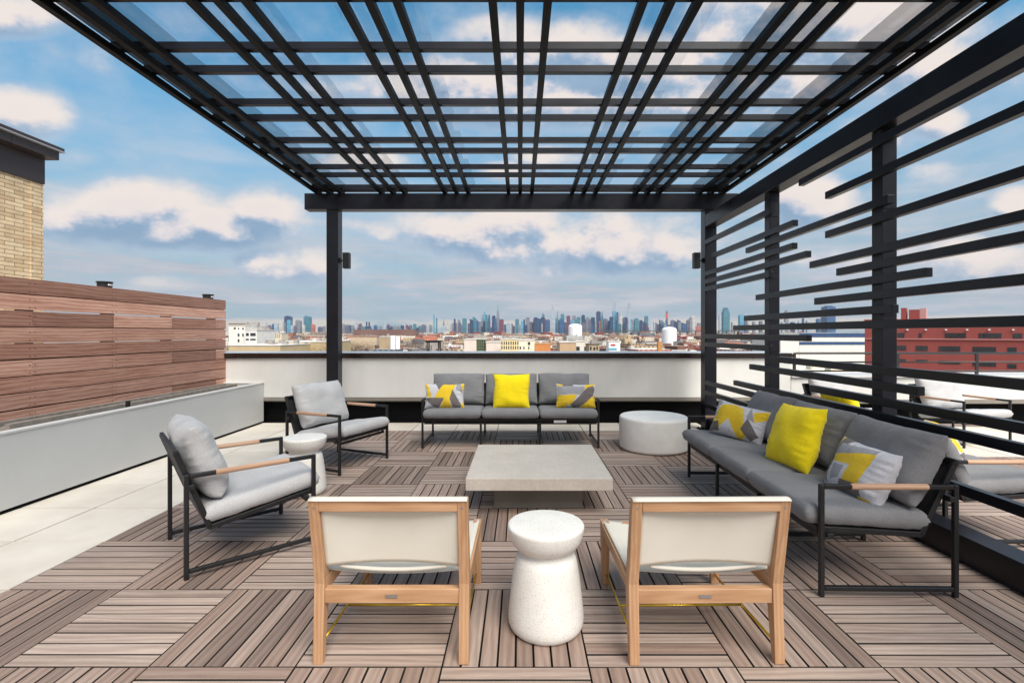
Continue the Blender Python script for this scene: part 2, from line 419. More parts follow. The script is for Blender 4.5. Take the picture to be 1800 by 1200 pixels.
# ------------------------------------------------------------------ floor of the terrace
T = .61
X0, Y0 = .285, 2.018
def deck_region(i, j):
    x = X0 + i * T; y = Y0 + j * T
    if y > 6.85 and True: return False
    if x < -2.8: return False
    if x > 2.70: return (x < 6.3) and (y < 5.2)
    return True
mb = MB(); pv = MB()
for i in range(-14, 20):
    for j in range(-4, 9):
        x = X0 + i * T; y = Y0 + j * T
        if deck_region(i, j):
            horiz = (i + j) % 2 == 0
            g = .0036; tb = random.gauss(0, .09)
            for k in range(8):
                a = k * T / 8 + g + (.0012 if k else 0); b = (k + 1) * T / 8 - g
                tn = min(1, max(0, random.gauss((.70 if horiz else .27) + tb, .20)))
                hz = -.004 + random.uniform(-.0015, .0015) - (.06 if x > 2.7 else 0); off = random.uniform(0, 50)
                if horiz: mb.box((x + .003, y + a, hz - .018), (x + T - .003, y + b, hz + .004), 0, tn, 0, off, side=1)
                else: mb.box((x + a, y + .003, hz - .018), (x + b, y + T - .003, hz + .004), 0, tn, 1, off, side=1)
        else:
            ymax = y + T
            if y > 7.5: continue
            dz_ = -.06 if x > 2.7 else 0
            pv.box((x + .0055, y + .0055, -.04 + dz_), (x + T - .0055, ymax - .0055, dz_ + random.uniform(-.001, .001)), 0, random.random())
deck = mb.build('wood_deck', [M['deck'], M['gap_shade']], attrs=True, bevel=.0015); tag(deck, kind='structure')
pav = pv.build('paving', M['paver'], attrs=True, bevel=.002); tag(pav, kind='structure')
mb = MB(); mb.box((-2.768, -.6, -.06), (2.73, 6.899, -.024)); mb.box((2.735, -.6, -.13), (6.39, 5.69, -.084))
o = mb.build('deck_underlay', M['under']); tag(o, kind='structure')
mb = MB(); mb.box((-9, -.8, -.40), (13, 7.9, -.132)); mb.box((-9, -.8, -.131), (2.732, 7.9, -.062))
o = mb.build('terrace_slab', M['under_p']); tag(o, kind='structure')

# ------------------------------------------------------------------ parapet behind
WY = 7.49
pe = empty('parapet_wall', (0, WY, 0))
tag(pe, 'long pale rendered parapet wall with dark brown coping behind the grey sofa', 'wall')
mb = MB(); mb.box((-4.9, 0, .395), (4.17, .10, 1.0)); mb.build('panel', M['panel'], pe)
mb = MB(); mb.box((-4.9, -.012, .345), (4.17, .10, .392)); mb.box((-4.9, .03, .325), (4.17, .10, .344)); mb.build('trim_strip', M['trim'], pe)
mb = MB(); mb.box((-4.9, .14, -.05), (4.17, .58, .99)); mb.build('kick_face', M['kick'], pe)
mb = MB(); mb.box((-4.9, -.045, 1.012), (4.17, .64, 1.074), 0); mb.box((-4.9, -.02, .998), (4.17, .12, 1.011)); mb.build('coping', M['coping'], pe)
mb = MB()
for x0, x1 in ((-4.9, -2.45), (-2.446, .05), (.054, 1.9), (1.904, 4.17)): mb.box((x0, -.048, 1.075), (x1, .65, 1.081))
mb.build('coping_top_sheen', M['coping_sheen'], pe)  # top face of the coping, painted pale for the reflected sky
# lower parapet with pipe rail to the right
pe = empty('low_parapet', (4.6, WY, 0))
tag(pe, 'low pale parapet under the pipe railing at the far right', 'wall')
mb = MB(); mb.box((-.42, .005, .36), (9, .2, .70)); mb.build('panel', M['panel'], pe)
mb = MB(); mb.box((-.42, -.02, .30), (9, .12, .358)); mb.build('trim_strip', M['trim'], pe)
mb = MB(); mb.box((-.42, .21, -.05), (9, .5, .69)); mb.build('kick_face', M['kick'], pe)
mb = MB(); mb.box((-.42, -.03, .702), (9, .62, .73)); mb.build('coping', M['planter'], pe)
re = empty('pipe_railing', (4.3, 7.62, .73)); tag(re, 'dark grey three-bar pipe railing on the low parapet in front of the red building', 'railing')
for z in (1.068, .93, .79):
    mb = MB(); r = .018 if z > 1 else .013
    pts = [(0, 0, z - .73), (8.6, 0, z - .73)] if z < 1 else [(-.03, 0, .28), (0, 0, z - .735), (.03, 0, z - .73), (8.6, 0, z - .73)]
    mb.tube(pts, r, 10); mb.build('rail', M['pipe'], re, smooth=True)
for x in (0.0, 1.62, 2.86, 4.1, 5.4, 6.7, 8.0):
    mb = MB(); mb.box((x - .022, -.012, -.0), (x + .022, .014, .325)); mb.build('rail_post', M['pipe'], re, bevel=.003)

# ------------------------------------------------------------------ planter, fence, brick bulkhead at left
pl = empty('planter', (-3.95, 3.5, 0)); tag(pl, 'long low pale grey planter box in front of the plank fence', 'planter')
mb = MB(); mb.box((-.05, -4, .03), (0, 3.94, .606)); mb.box((-.60, 3.94, .03), (0, 3.985, .606)); mb.build('front_panel', M['planter'], pl, bevel=.004)
mb = MB(); mb.box((-.07, -4, .607), (.006, 3.93, .627)); mb.box((-.60, 3.931, .607), (.006, 3.99, .627)); mb.build('rim', M['planter'], pl, bevel=.003)
mb = MB(); mb.box((-.045, -4, .0), (-.012, 3.95, .029)); mb.build('base_gap', M['kick'], pl)
mb = MB(); n0 = 0
nx, ny = 8, 90
for j in range(ny + 1):
    for i in range(nx + 1):
        x = -.60 + .53 * i / nx; y = -4 + 7.93 * j / ny
        mb.v.append((x, y, .565 + .03 * noise.noise(Vector((x * 6, y * 3, 0)))))
for j in range(ny):
    for i in range(nx):
        a = j * (nx + 1) + i; mb.face([a, a + 1, a + nx + 2, a + nx + 1])
mb.build('soil', M['soil'], pl, smooth=True)
mb = MB(); mb.box((-.60, -4, .3), (-.555, 3.93, .615)); mb.box((-.40, .6, .52), (-.36, 3.9, .615)); mb.build('liner', M['liner'], pl)
mb = MB(); mb.tube([(-.24, 1.69, .45), (-.24, 1.69, .66)], .022, 14); mb.build('drain_pipe', M['black'], pl)

fe = empty('plank_fence', (-4.56, 3.5, .0)); tag(fe, 'reddish brown horizontal plank fence behind the pale planter', 'fence')
mb = MB(); bz = .15; ztop = 1.886
joints = [-4.6, .12, 1.02, 1.93, 2.83, 3.75, 3.99]
for r in range(12):
    z1 = ztop - r * bz; z0 = z1 - bz + (.012 if r % 3 == 1 else .009)
    cuts = [-4.2]
    for jx in joints[1:-1]:
        if (r * 7 + int(jx * 10)) % 3 == 0 or (jx < .2 and r in (3, 6)): cuts.append(jx)
    cuts.append(3.99)
    for a, b in zip(cuts[:-1], cuts[1:]):
        tn = min(1, max(.08, random.gauss(.5, .34)))
        if a < -4 and r in (3, 6): tn = .0
        dx = random.uniform(-.0015, .0015)
        mb.box((0, a + .001, z0), (.022 + dx, b - .001, z1), 0, tn, 1, random.uniform(0, 40))
mb.build('plank_panel', M['fence'], fe, attrs=True, bevel=.0015)
mb = MB()
for r in range(11):
    if r in (1, 3): continue
    mb.box((-.012, -4.2, ztop - (r + 1) * bz - .03), (-.0025, 3.985, ztop - (r + 1) * bz + .045))
mb.build('backing_batten', M['kick'], fe)
for y in (.12, 1.02, 1.93, 2.83, 3.75):
    mb = MB(); mb.box((-.10, y - .045, 0), (-.013, y + .045, 1.87)); mb.build('fence_post', M['black'], fe)
mb = MB()
for y in joints[1:-1]:
    for r in range(9):
        for dz in (-.045, -.115):
            for dy in (-.025, .025):
                mb.tube([(.020, y + dy, ztop - r * bz + dz), (.0245, y + dy, ztop - r * bz + dz)], .0042, 6)
mb.build('screw_heads', M['black'], fe)
proto = None
for k, (y, lab) in enumerate(((1.93, 'black post cap on the fence top nearer the brick building'), (3.73, 'black post cap near the far end of the fence top'))):
    if proto is None:
        e = empty('post_cap'); proto = e
        mb = MB(); mb.lathe([(.068, 0), (.068, .066), (.077, .068), (.077, .082), (.07, .084)], 20); mb.build('cap', M['black'], e)
        mb = MB(); mb.box((.060, -.028, .038), (.0695, .014, .056)); mb.build('lens', M['tankwhite'], e)
    else: e = copy_tree(proto)
    e.location = (-4.56 - .085, 3.5 + y, 1.875); tag(e, lab, 'post cap', 'caps on the fence posts')

be = empty('brick_building', (-8, 0, 0)); tag(be, 'yellow brick rooftop building with dark brown metal fascia at far left', 'building')
mb = MB(); mb.box((-6, -4, -3), (0, 8.13, 3.87)); mb.box((0, 7.93, -3), (.012, 8.14, 3.865)); mb.build('wall', M['brick'], be)
mb = MB()
for y0, y1 in ((-4, 4.9), (4.904, 7.14), (7.145, 8.15)): mb.box((-6, y0, 3.872), (.03, y1, 4.29))
mb.build('fascia', M['fascia'], be, bevel=.003)
mb = MB()
for y0, y1 in ((-4, 5.9), (5.904, 7.43), (7.434, 8.20)): mb.box((-6, y0, 4.292), (.22, y1, 4.43))
mb.box((-6, -4, 4.445), (.275, 8.24, 4.50)); mb.build('roof_edge', M['fascia'], be, bevel=.003)
mb = MB(); mb.box((-6, -4, 4.431), (.285, 8.25, 4.444)); mb.build('drip_edge', M['drip'], be)

# ------------------------------------------------------------------ pergola
pg = empty('pergola', (0, 6.9, 0)); tag(pg, 'black metal pergola with slatted roof and slatted right side over the seating', 'pergola')
def W(a, b):   # world box -> pergola local
    return (a[0], a[1] - 6.9, a[2]), (b[0], b[1] - 6.9, b[2])
P_ = M['pergola']
def pbox(name, a, b, bev=.003):
    mb = MB(); mb.box(*W(a, b)); return mb.build(name, P_, pg, bevel=bev)
pbox('post', (-2.745, 6.88, 0), (-2.58, 7.045, 3.13))
pbox('post', (2.618, 6.88, 0), (2.783, 7.045, 3.13))
pbox('post', (2.652, 5.167, .168), (2.760, 5.275, 2.884))
pbox('post', (2.652, 3.558, .168), (2.760, 3.666, 2.884))
mb = MB(); mb.box(*W((-3.05, 6.865, 3.132), (3.085, 7.03, 3.358))); mb.build('front_beam', P_, pg, bevel=.003)
mb = MB(); mb.box(*W((2.62, 1.0, 2.886), (2.785, 6.878, 3.053))); mb.build('side_beam', P_, pg, bevel=.003)
mb = MB(); mb.box(*W((2.66, -.5, -.055), (2.825, 6.878, .166))); mb.build('base_rail', P_, pg, bevel=.003)
RZ = 3.360
for g in range(-3, 4):
    for k in (-1, 0, 1):
        x = g * .906 + k * .166
        pbox('rafter', (x - .025, -.4, RZ), (x + .025, 7.02, RZ + .049), .002).data.materials[0] = M['rafterpaint']
ys = [3.467, 3.771, 4.306, 4.617, 5.154, 5.453, 5.981, 6.285, 6.805]
ys = [y - .84 * k for k in (1, 2, 3) for y in (3.467, 3.771)] + ys
CZ = RZ + .0495
for y in ys: pbox('crossbar', (-2.925, y, CZ), (2.925, y + .048, CZ + .055), .002)
pbox('crossbar', (-2.925, 6.965, CZ), (2.925, 7.01, CZ + .055), .002)
GZ = CZ + .058; gd = GZ - CH
def pane(xa, xb, m):
    mb = MB(); mb.box(*W((xa, -.4, GZ), (xb, 7.02, GZ + .006))); o = mb.build('roof_glass', m, pg); return o
def px_(r): return r * gd
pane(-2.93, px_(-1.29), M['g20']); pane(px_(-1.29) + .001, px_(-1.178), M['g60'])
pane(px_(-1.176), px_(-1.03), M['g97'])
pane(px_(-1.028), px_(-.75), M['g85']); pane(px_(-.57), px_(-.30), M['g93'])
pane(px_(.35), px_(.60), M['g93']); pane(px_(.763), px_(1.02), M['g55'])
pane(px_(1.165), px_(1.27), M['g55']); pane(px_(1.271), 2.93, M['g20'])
SL = [ # z, near Y (0 = runs out), far Y
 (2.785, 1.0, 3.83 + .71), (2.556, 1.0, 4.146), (2.334, 3.44, 5.61), (2.222, 1.0, 4.146), (2.66, 5.08, 6.878), (2.435, 4.63, 6.62),
 (2.218, 4.64, 6.878), (2.104, 4.42, 6.878), (2.0, 5.08, 6.878), (1.995, 1.0, 4.37), (1.885, 1.0, 4.0), (1.776, 3.12, 5.37),
 (1.664, 1.0, 4.3), (1.555, 3.40, 5.65), (1.447, 1.0, 5.94), (1.339, 4.41, 6.878), (1.225, 5.08, 6.878), (1.117, 1.0, 5.08),
 (1.004, 3.18, 5.52), (.89, 1.0, 4.37), (.78, 1.0, 5.93), (.69, 5.08, 6.878), (.55, 4.4, 6.878), (.46, 1.0, 4.6), (.37, 5.0, 6.878)]
for z, a, b in SL:
    pbox('slat', (2.60, a, z - .030), (2.650, b, z + .030), .002)

for (y, z) in ((3.553, 2.334), (3.553, 1.555), (5.162, 2.66), (5.162, 2.0), (5.162, 1.225), (3.553, 2.82), (5.162, 2.83)):
    mb = MB(); mb.box(*W((2.658, y - .0005, z - .04), (2.735, y + .0045, z + .04)))
    for dx in (.014, .063):
        for dz in (-.027, .027): mb.tube([(2.658 + dx, y - 6.9 - .0035, z + dz), (2.658 + dx, y - 6.9 + .001, z + dz)], .006, 8)
    mb.build('bracket', P_, pg)
for (xa, xb) in ((-2.80, -2.525), (2.563, 2.838)):
    mb = MB(); mb.box(*W((xa, 6.83, .0005), (xb, 7.09, .010)))
    for x in (xa + .03, xb - .03):
        for y in (6.85, 7.07): mb.tube([(x, y - 6.9, .008), (x, y - 6.9, .024)], .011, 8)
    mb.build('base_plate', P_, pg)
# lamps on the posts
lp = empty('wall_lamp')
mb = MB(); mb.box((-.006, -.02, -.035), (.014, .02, .035)); mb.tube([(.01, 0, 0), (.05, 0, 0)], .012, 10); mb.build('bracket', M['black'], lp)
mb = MB(); mb.box((.045, -.045, -.11), (.135, .045, .11)); mb.box((.05, -.04, -.114), (.13, .04, -.1105)); mb.build('housing', M['black'], lp, bevel=.004)
lp.location = (-2.574, 6.955, 2.42); tag(lp, 'small black wall lamp on the left pergola post', 'lamp', 'lamps on the pergola posts')
l2 = copy_tree(lp); l2.rotation_euler = (0, 0, pi); l2.location = (2.612, 6.955, 2.42); tag(l2, 'small black wall lamp on the right far pergola post', 'lamp', 'lamps on the pergola posts')

# ------------------------------------------------------------------ black sling armchairs and sofas (facing local -Y)
BK = M['black']
def side_frame(root, x, arm=True, depth=.72, ah=.59, wrapmat=None):
    r = .0125; y0, y1 = -depth / 2, depth / 2
    if arm:
        mb = MB()
        mb.box((x - r, y0, .0), (x + r, y0 + 2 * r, ah)); mb.box((x - r, y1 - 2 * r, 0), (x + r, y1, ah))
        mb.box((x - r, y0 + 2 * r, ah - 2 * r), (x + r, y1 - 2 * r, ah)); mb.box((x - r, y0 + 2 * r, .03), (x + r, y1 - 2 * r, .03 + 2 * r))
        mb.build('side_frame', BK, root, bevel=.005)
        mb = MB(); mb.tube([(x, y0 + .165, ah - r), (x, y1 - .155, ah - r)], .0160, 16); mb.build('armrest', M['wrap1'], root, smooth=False, bevel=.002)
    else:
        for yy in (y0, y1 - 2 * r):
            pass
        mb = MB(); mb.box((x - r, y0, .0), (x + r, y0 + 2 * r, .31)); mb.box((x - r, y1 - 2 * r, 0), (x + r, y1, .31))
        mb.box((x - r, y0 + 2 * r, .03), (x + r, y1 - 2 * r, .03 + 2 * r)); mb.build('leg_frame', BK, root, bevel=.004)

def lounge(kind, w, n, seatmat, backmat, seed):
    root = empty(kind)
    D = .72; hx = w / 2 - .0125
    for x in (-hx, hx): side_frame(root, x)
    if n > 1:
        for k in range(1, n): side_frame(root, -w / 2 + w * k / n, arm=False)
    # seat rails: slope down to the back, then the back stretches up
    f = (-.335, .345); m_ = (.235, .255); t = (.395, .715)     # (y, z) front of seat, hinge, top of back
    if n > 1: f = (-.345, .345); m_ = (.20, .315); t = (.375, .70)
    mb = MB()
    for x in (-w / 2 + .045, w / 2 - .045):
        mb.bar((x, f[0], f[1]), (x, m_[0], m_[1]), .022, .03); mb.bar((x, m_[0] - .008, m_[1] - .002), (x, t[0], t[1]), .022, .03)
    mb.bar((-w / 2 + .03, f[0], f[1] + .001), (w / 2 - .03, f[0], f[1] + .001), .034, .036)
    mb.bar((-w / 2 + .03, t[0], t[1]), (w / 2 - .03, t[0], t[1]), .022, .03)
    mb.bar((-w / 2 + .03, f[0] + .02, .298), (w / 2 - .03, f[0] + .02, .298), .024, .024)
    for x in (-hx, hx):
        s_ = 1 if x > 0 else -1
        mb.box((x - s_ * .012 - .028, f[0] + .02, .31), (x - s_ * .012 + .028, f[0] + .055, .335))
        mb.box((x - s_ * .012 - .028, D / 2 - .05, .50), (x - s_ * .012 + .028, D / 2 - .02, .53))
    mb.build('seat_frame', BK, root, bevel=.004)
    mb = MB()   # sling cloth under seat and behind back
    a = w / 2 - .05
    mb.v = [(-a, f[0], f[1] - .004), (a, f[0], f[1] - .004), (a, m_[0], m_[1] - .012), (-a, m_[0], m_[1] - .012), (a, t[0] + .014, t[1]), (-a, t[0] + .014, t[1])]
    mb.face([0, 1, 2, 3]); mb.face([3, 2, 4, 5])
    o = mb.build('sling', M['blacksling'], root); sm = o.modifiers.new('s', 'SOLIDIFY'); sm.thickness = .006
    # seat cushions
    cw = (w - .05) / n
    sl = math.atan2(m_[1] - f[1], m_[0] - f[0])
    for k in range(n):
        cx = -w / 2 + .025 + cw * (k + .5)
        c = cushion(cw - .004, .66, .112, 40, 36, 16, .33, .005, seed + k, 0, None, .004)
        o = c.build('seat_cushion', seatmat, root, smooth=True)
        ym = (f[0] + m_[0]) / 2 + .0; zm = (f[1] + m_[1]) / 2
        o.location = (cx, ym - .02, zm + .062 + (.01 if n > 1 else .012)); o.rotation_euler = (sl, 0, 0)
    bl = math.atan2(t[1] - m_[1], t[0] - m_[0])
    bw = cw if n > 1 else w - .10
    for k in range(n):
        cx = -w / 2 + .025 + cw * (k + .5)
        h = .42 if n > 1 else .46
        c = cushion(bw - (.012 if n > 1 else 0), h, .19 if n > 1 else .20, 48, 40, 4.2, .46, .012, seed + 10 + k, .018)
        o = c.build('back_cushion', backmat, root, smooth=True)
        base = Vector((0, m_[0], m_[1])); d = Vector((0, cos(bl), sin(bl))); nn = Vector((0, -sin(bl), cos(bl)))
        pos = base + d * (h / 2 + (.108 if n > 1 else .125)) + nn * (.108 if n > 1 else .115)
        o.location = (cx, pos.y, pos.z); o.rotation_euler = (bl, 0, 0)
    return root

GA = 'grey cushioned armchairs with black frames'
ac = lounge('armchair', .74, 1, M['grey_light'], M['grey_light'], 3)
ac.location = (-1.856, 3.229, 0); ac.rotation_euler = (0, 0, radians(131.8))
tag(ac, 'black framed armchair with light grey cushions standing nearest on the left, seen from behind', 'armchair', GA)
for (x, y, r, lab) in ((-1.933, 5.18, 67, 'black framed armchair with light grey cushions in front of the left pergola post'),
                       (4.42, 6.58, 12, 'pale cushioned armchair outside the slat screen, nearer its corner post'),
                       (5.86, 6.50, 10, 'pale cushioned armchair outside the slat screen at the right photo edge')):
    c = copy_tree(ac); c.location = (x, y, -.06 if x > 2.8 else 0); c.rotation_euler = (0, 0, radians(r)); tag(c, lab, 'armchair', GA)
GS = 'three-seat charcoal sofas with black frames'
so = lounge('sofa', 2.14, 3, M['grey_dark'], M['grey_dark'], 30)
so.location = (-.117, 6.19, 0); tag(so, 'three-seat charcoal sofa with black frame in front of the parapet', 'sofa', GS)
mb = MB(); mb.box((.52, -.373, .312), (.67, -.368, .342)); mb.build('care_tag', M['tankwhite'], so)
s2 = lounge('sofa', 2.14, 3, M['grey_dark'], M['grey_dark'], 60)
s2.location = (1.955, 3.615, 0); s2.rotation_euler = (0, 0, radians(-91.0)); tag(s2, 'three-seat charcoal sofa along the inside of the black slat screen', 'sofa', GS)
s3 = copy_tree(s2)
for ch in s3.children:
    if ch.name.startswith('back_cushion'): ch.location.z -= .10
s3.location = (3.21, 4.33, -.06); s3.rotation_euler = (0, 0, radians(90)); tag(s3, 'three-seat charcoal sofa outside the black slat screen with its back to it', 'sofa', GS)

# ------------------------------------------------------------------ throw pillows
def pat_from(polys):
    def f(u, v):
        r = 0
        for mi, P in polys:
            if poly_in(u, v, P): r = mi
        return r
    return f
PM = [M['p_light'], M['p_yellow'], M['p_taupe'], M['p_grey']]
PA = [(1, [(0, 1), (.09, 1), (.21, .42), (.1, .42)]), (2, [(.30, 1), (.52, 1), (.40, .60)]), (1, [(.50, 1), (.78, 1), (.62, .40), (.28, .40)]),
      (2, [(.02, .40), (.50, .40), (.38, 0), (.28, .05)]), (1, [(.40, 0), (.50, .40), (.62, .40), (.66, 0)]), (2, [(.68, .7), (.98, .0), (.68, .05), (.62, .38)]),
      (3, [(.78, 1), (.9, 1), (.97, .55), (.75, .72)]), (1, [(.88, 1), (1, 1), (1, .5)]), (1, [(.86, .0), (1, 0), (1, .35)])]
PB = [(1, [(.06, 1), (.2, 1), (.2, .86), (.06, .86)]), (3, [(.06, .86), (.72, .86), (.72, .52), (.06, .52)]), (2, [(.2, 1), (.45, 1), (.45, .86), (.2, .86)]),
      (1, [(0, .5), (.36, .5), (.28, 0), (0, 0)]), (1, [(.36, .5), (.52, .5), (.40, .1), (.30, .1)]), (1, [(.70, 1), (1, 1), (.78, .6), (.70, .6)]),
      (1, [(.60, 0), (1, 0), (1, .52), (.6, .2)]), (2, [(.38, .12), (.78, .82), (.92, .88), (1, .7), (.94, .52), (.56, .02), (.44, .0)])]
PC = [(1, [(0, .18), (.22, .12), (.45, .62), (.62, .8), (.40, .95), (.18, .8)]), (2, [(0, .0), (.28, .1), (.22, .38), (.05, .3)]), (3, [(.0, .5), (.18, .85), (.1, 1), (0, 1)]),
      (1, [(.35, .6), (.60, .75), (.72, .1), (.60, 0)]), (2, [(.62, .32), (.70, .6), (.94, .25), (.8, .05)]), (1, [(.74, .8), (.98, .98), (1, .7), (.82, .55)]), (3, [(.66, .95), (.82, .55), (.68, .6)])]
PD = [(2, [(0, .2), (.10, 1), (.32, 1), (.20, .5), (.18, .1)]), (3, [(.18, .85), (.75, .95), (.72, .80), (.15, .60)]), (1, [(.18, .62), (.75, .86), (.72, .18), (.48, .1), (.50, .55), (.18, .50)]),
      (1, [(0, .0), (.05, 1), (.10, 1), (.12, .2)]), (2, [(.40, .0), (.78, .0), (.75, .30), (.46, .28)]), (1, [(.70, 0), (.95, 0), (.9, .14), (.72, .12)]), (3, [(.25, .48), (.44, .5), (.44, .3), (.3, .2)])]
def pillow(w, h, t, seed, pat, mats, loc, rot, label, group, dens=1):
    nx, ny = ((132, 88) if seed in (4, 6) else (90, 60)) if pat else (48, 48)
    c = cushion(w, h, t * 1.22, nx, ny, 3.0, .54, .014, seed, .055, pat_from(pat) if pat else None)
    o = c.build('throw_pillow', mats, smooth=True)
    R = Matrix.Rotation(rot[2], 4, 'Z') @ Matrix.Rotation(rot[0], 4, 'X') @ Matrix.Rotation(rot[1], 4, 'Z')
    o.rotation_euler = R.to_euler(); o.location = loc
    tag(o, label, 'pillow', group)
    return o
GY = 'bright yellow square pillows on the sofas'; GP = 'patterned lumbar pillows on the sofas'
TL = radians(72)
pillow(.49, .31, .15, 1, PA, PM, (PX(781, 6.02), 6.02, PZ(696, 6.02)), (TL, 0, radians(4)), 'grey and yellow patchwork lumbar pillow at the left end of the parapet sofa', GP)
pillow(.46, .44, .16, 2, None, M['yellow'], (PX(899, 6.05), 6.05, PZ(687, 6.05)), (TL, 0, 0), 'bright yellow square pillow in the middle of the parapet sofa', GY)
pillow(.49, .30, .15, 3, PB, PM, (PX(1012, 6.02), 6.02, PZ(696, 6.02)), (TL, 0, radians(-4)), 'patchwork lumbar pillow with a grey capsule shape at the right end of the parapet sofa', GP)
pillow(.48, .31, .15, 4, PC, PM, (1.93, 4.28, .60), (radians(68), radians(-8), radians(-50)), 'patchwork lumbar pillow with curved mustard bands at the far end of the screen sofa', GP)
pillow(.46, .46, .16, 5, None, M['yellow'], (1.945, 3.44, .655), (radians(70), radians(2), radians(-85)), 'bright yellow square pillow in the middle of the screen sofa', GY)
pillow(.42, .33, .15, 6, PD, PM, (1.985, 2.835, .575), (radians(68), radians(-3), radians(-84)), 'patchwork lumbar pillow with a mustard zigzag at the near end of the screen sofa', GP)
pillow(.46, .46, .16, 7, None, M['yellow'], (3.14, 4.74, .625), (TL, 0, radians(90)), 'bright yellow square pillow on the sofa outside the screen', GY)
pillow(.48, .31, .15, 8, PA, PM, (3.10, 3.58, .56), (radians(70), 0, radians(60)), 'patchwork lumbar pillow on the sofa outside the screen', GP)

# ------------------------------------------------------------------ teak lounge chairs, backs to the camera (local origin between the feet, +Y away from camera)
def teak_chair():
    root = empty('lounge_chair')
    hw = .327; pw = .043
    def post(x, s):
        mb = MB()
        # outline in (y, z): foot narrow, seat knuckle wide, top narrow and leaning towards the camera
        pts = [(.0, 0), (.030, 0), (.075, .27), (.070, .36), (-.005, .705), (-.045, .700), (.018, .33), (.012, .22)]
        mb.prism(pts, 0, x - pw / 2, x + pw / 2); return mb
    for s in (-1, 1):
        post(s * (hw - pw / 2), s).build('rear_post', M['teak2'], root, bevel=.003)
        mb = MB(); x = s * (hw - pw / 2 - .002)
        mb.prism([(.655, 0), (.680, 0), (.700, .345), (.640, .345), (.644, .28)], 0, x - pw / 2, x + pw / 2); mb.build('front_leg', M['teak2'], root, bevel=.003)
        mb = MB(); mb.prism([(.04, .285), (.642, .288), (.642, .334), (.04, .343)], 0, x - pw / 2 + .001, x + pw / 2 - .001)
        mb.build('side_rail', M['teak1'], root, bevel=.003)
        mb = MB(); mb.tube([(s * (hw - .03), .03, .078), (s * (hw - .03), .66, .055)], .006, 8); mb.build('side_rod', M['brass'], root, smooth=True)
        for z, y in ((.672, -.028), (.478, .012)):
            mb = MB(); yy = y - .0085 - .004 * (z < .6) * 0
            mb.tube([(x, y - .012, z), (x, y + .01, z)], .0075, 12)
            mb.tube([(x, y - .0135, z), (x, y - .0115, z)], .003, 6)
            mb.build('bolt', M['steel'], root)
    inn = hw - pw
    mb = MB(); mb.prism([(-.043, .655), (-.018, .662), (-.010, .704), (-.044, .700)], 0, -inn, inn); mb.build('top_rail', M['teak0'], root, bevel=.003)
    mb = MB(); mb.box((-inn, .022, .245), (inn, .062, .305)); mb.build('rear_rail', M['teak0'], root, bevel=.003)
    mb = MB(); mb.box((-inn, .655, .285), (inn, .690, .335)); mb.build('front_rail', M['teak0'], root, bevel=.003)
    mb = MB(); mb.box((-.028, .0195, .268), (.024, .0215, .283)); mb.build('name_plate', M['steel'], root)
    mb = MB(); mb.tube([(-hw + .03, .33, .067), (hw - .03, .33, .067)], .006, 8); mb.build('cross_rod', M['brass'], root, smooth=True)
    # back sling: wraps the side posts, sags in the middle
    def sheet(fn, nu, nv, th, name):
        mb = MB()
        for j in range(nv + 1):
            for i in range(nu + 1): mb.v.append(fn(i / nu * 2 - 1, j / nv))
        for j in range(nv):
            for i in range(nu):
                a = j * (nu + 1) + i; mb.face([a, a + 1, a + nu + 2, a + nu + 1])
        o = mb.build(name, M['sling'], root, smooth=True); md = o.modifiers.new('s', 'SOLIDIFY'); md.thickness = th; return o
    def back(u, v):
        sag = (1 - u * u)
        z = .395 + v * .265
        z += (v - .5) * -0.030 * sag
        y = .050 - (z - .36) * .225 + .030 * sag * (.6 + .4 * v)
        return (u * (inn - .001), y - .004, z)
    sheet(back, 36, 16, .003, 'back_sling')
    def wrap(u, v):      # cloth folded over the top rail
        a = v * pi
        return (u * (hw - .002), -.027 + .024 * -cos(a), .700 + .010 * sin(a))
    sheet(wrap, 20, 8, .003, 'top_wrap')
    def seat(u, v):
        sag = (1 - u * u); y = .10 + v * .59
        z = .352 - v * .010 - .034 * sag * (.55 + .45 * sin(pi * v))
        return (u * (inn + .03), y, z + .004)
    sheet(seat, 30, 20, .004, 'seat_sling')
    def lip(u, v):       # rolled lower edge of the back cloth
        a = v * 2 * pi; sag = (1 - u * u)
        return (u * inn * .8, .055 + .02 * sag + .010 * cos(a), .392 - .028 * sag + .010 * sin(a))
    sheet(lip, 30, 8, .002, 'lower_hem')
    def lip2(u, v):      # rolled upper edge of the back cloth
        a = v * 2 * pi; sag = (1 - u * u)
        return (u * inn * .92, -.020 + .034 * sag + .009 * cos(a), .660 - .018 * sag + .008 * sin(a))
    sheet(lip2, 30, 8, .002, 'upper_hem')
    return root
GT = 'teak lounge chairs with cream slings'
tc = teak_chair(); tc.location = (-.542, 2.030, 0); tag(tc, 'teak lounge chair with cream sling left of the front terrazzo stool', 'chair', GT)
t2 = copy_tree(tc); t2.location = (.783, 2.028, 0); t2.rotation_euler = (0, 0, radians(.8)); tag(t2, 'teak lounge chair with cream sling right of the front terrazzo stool', 'chair', GT)

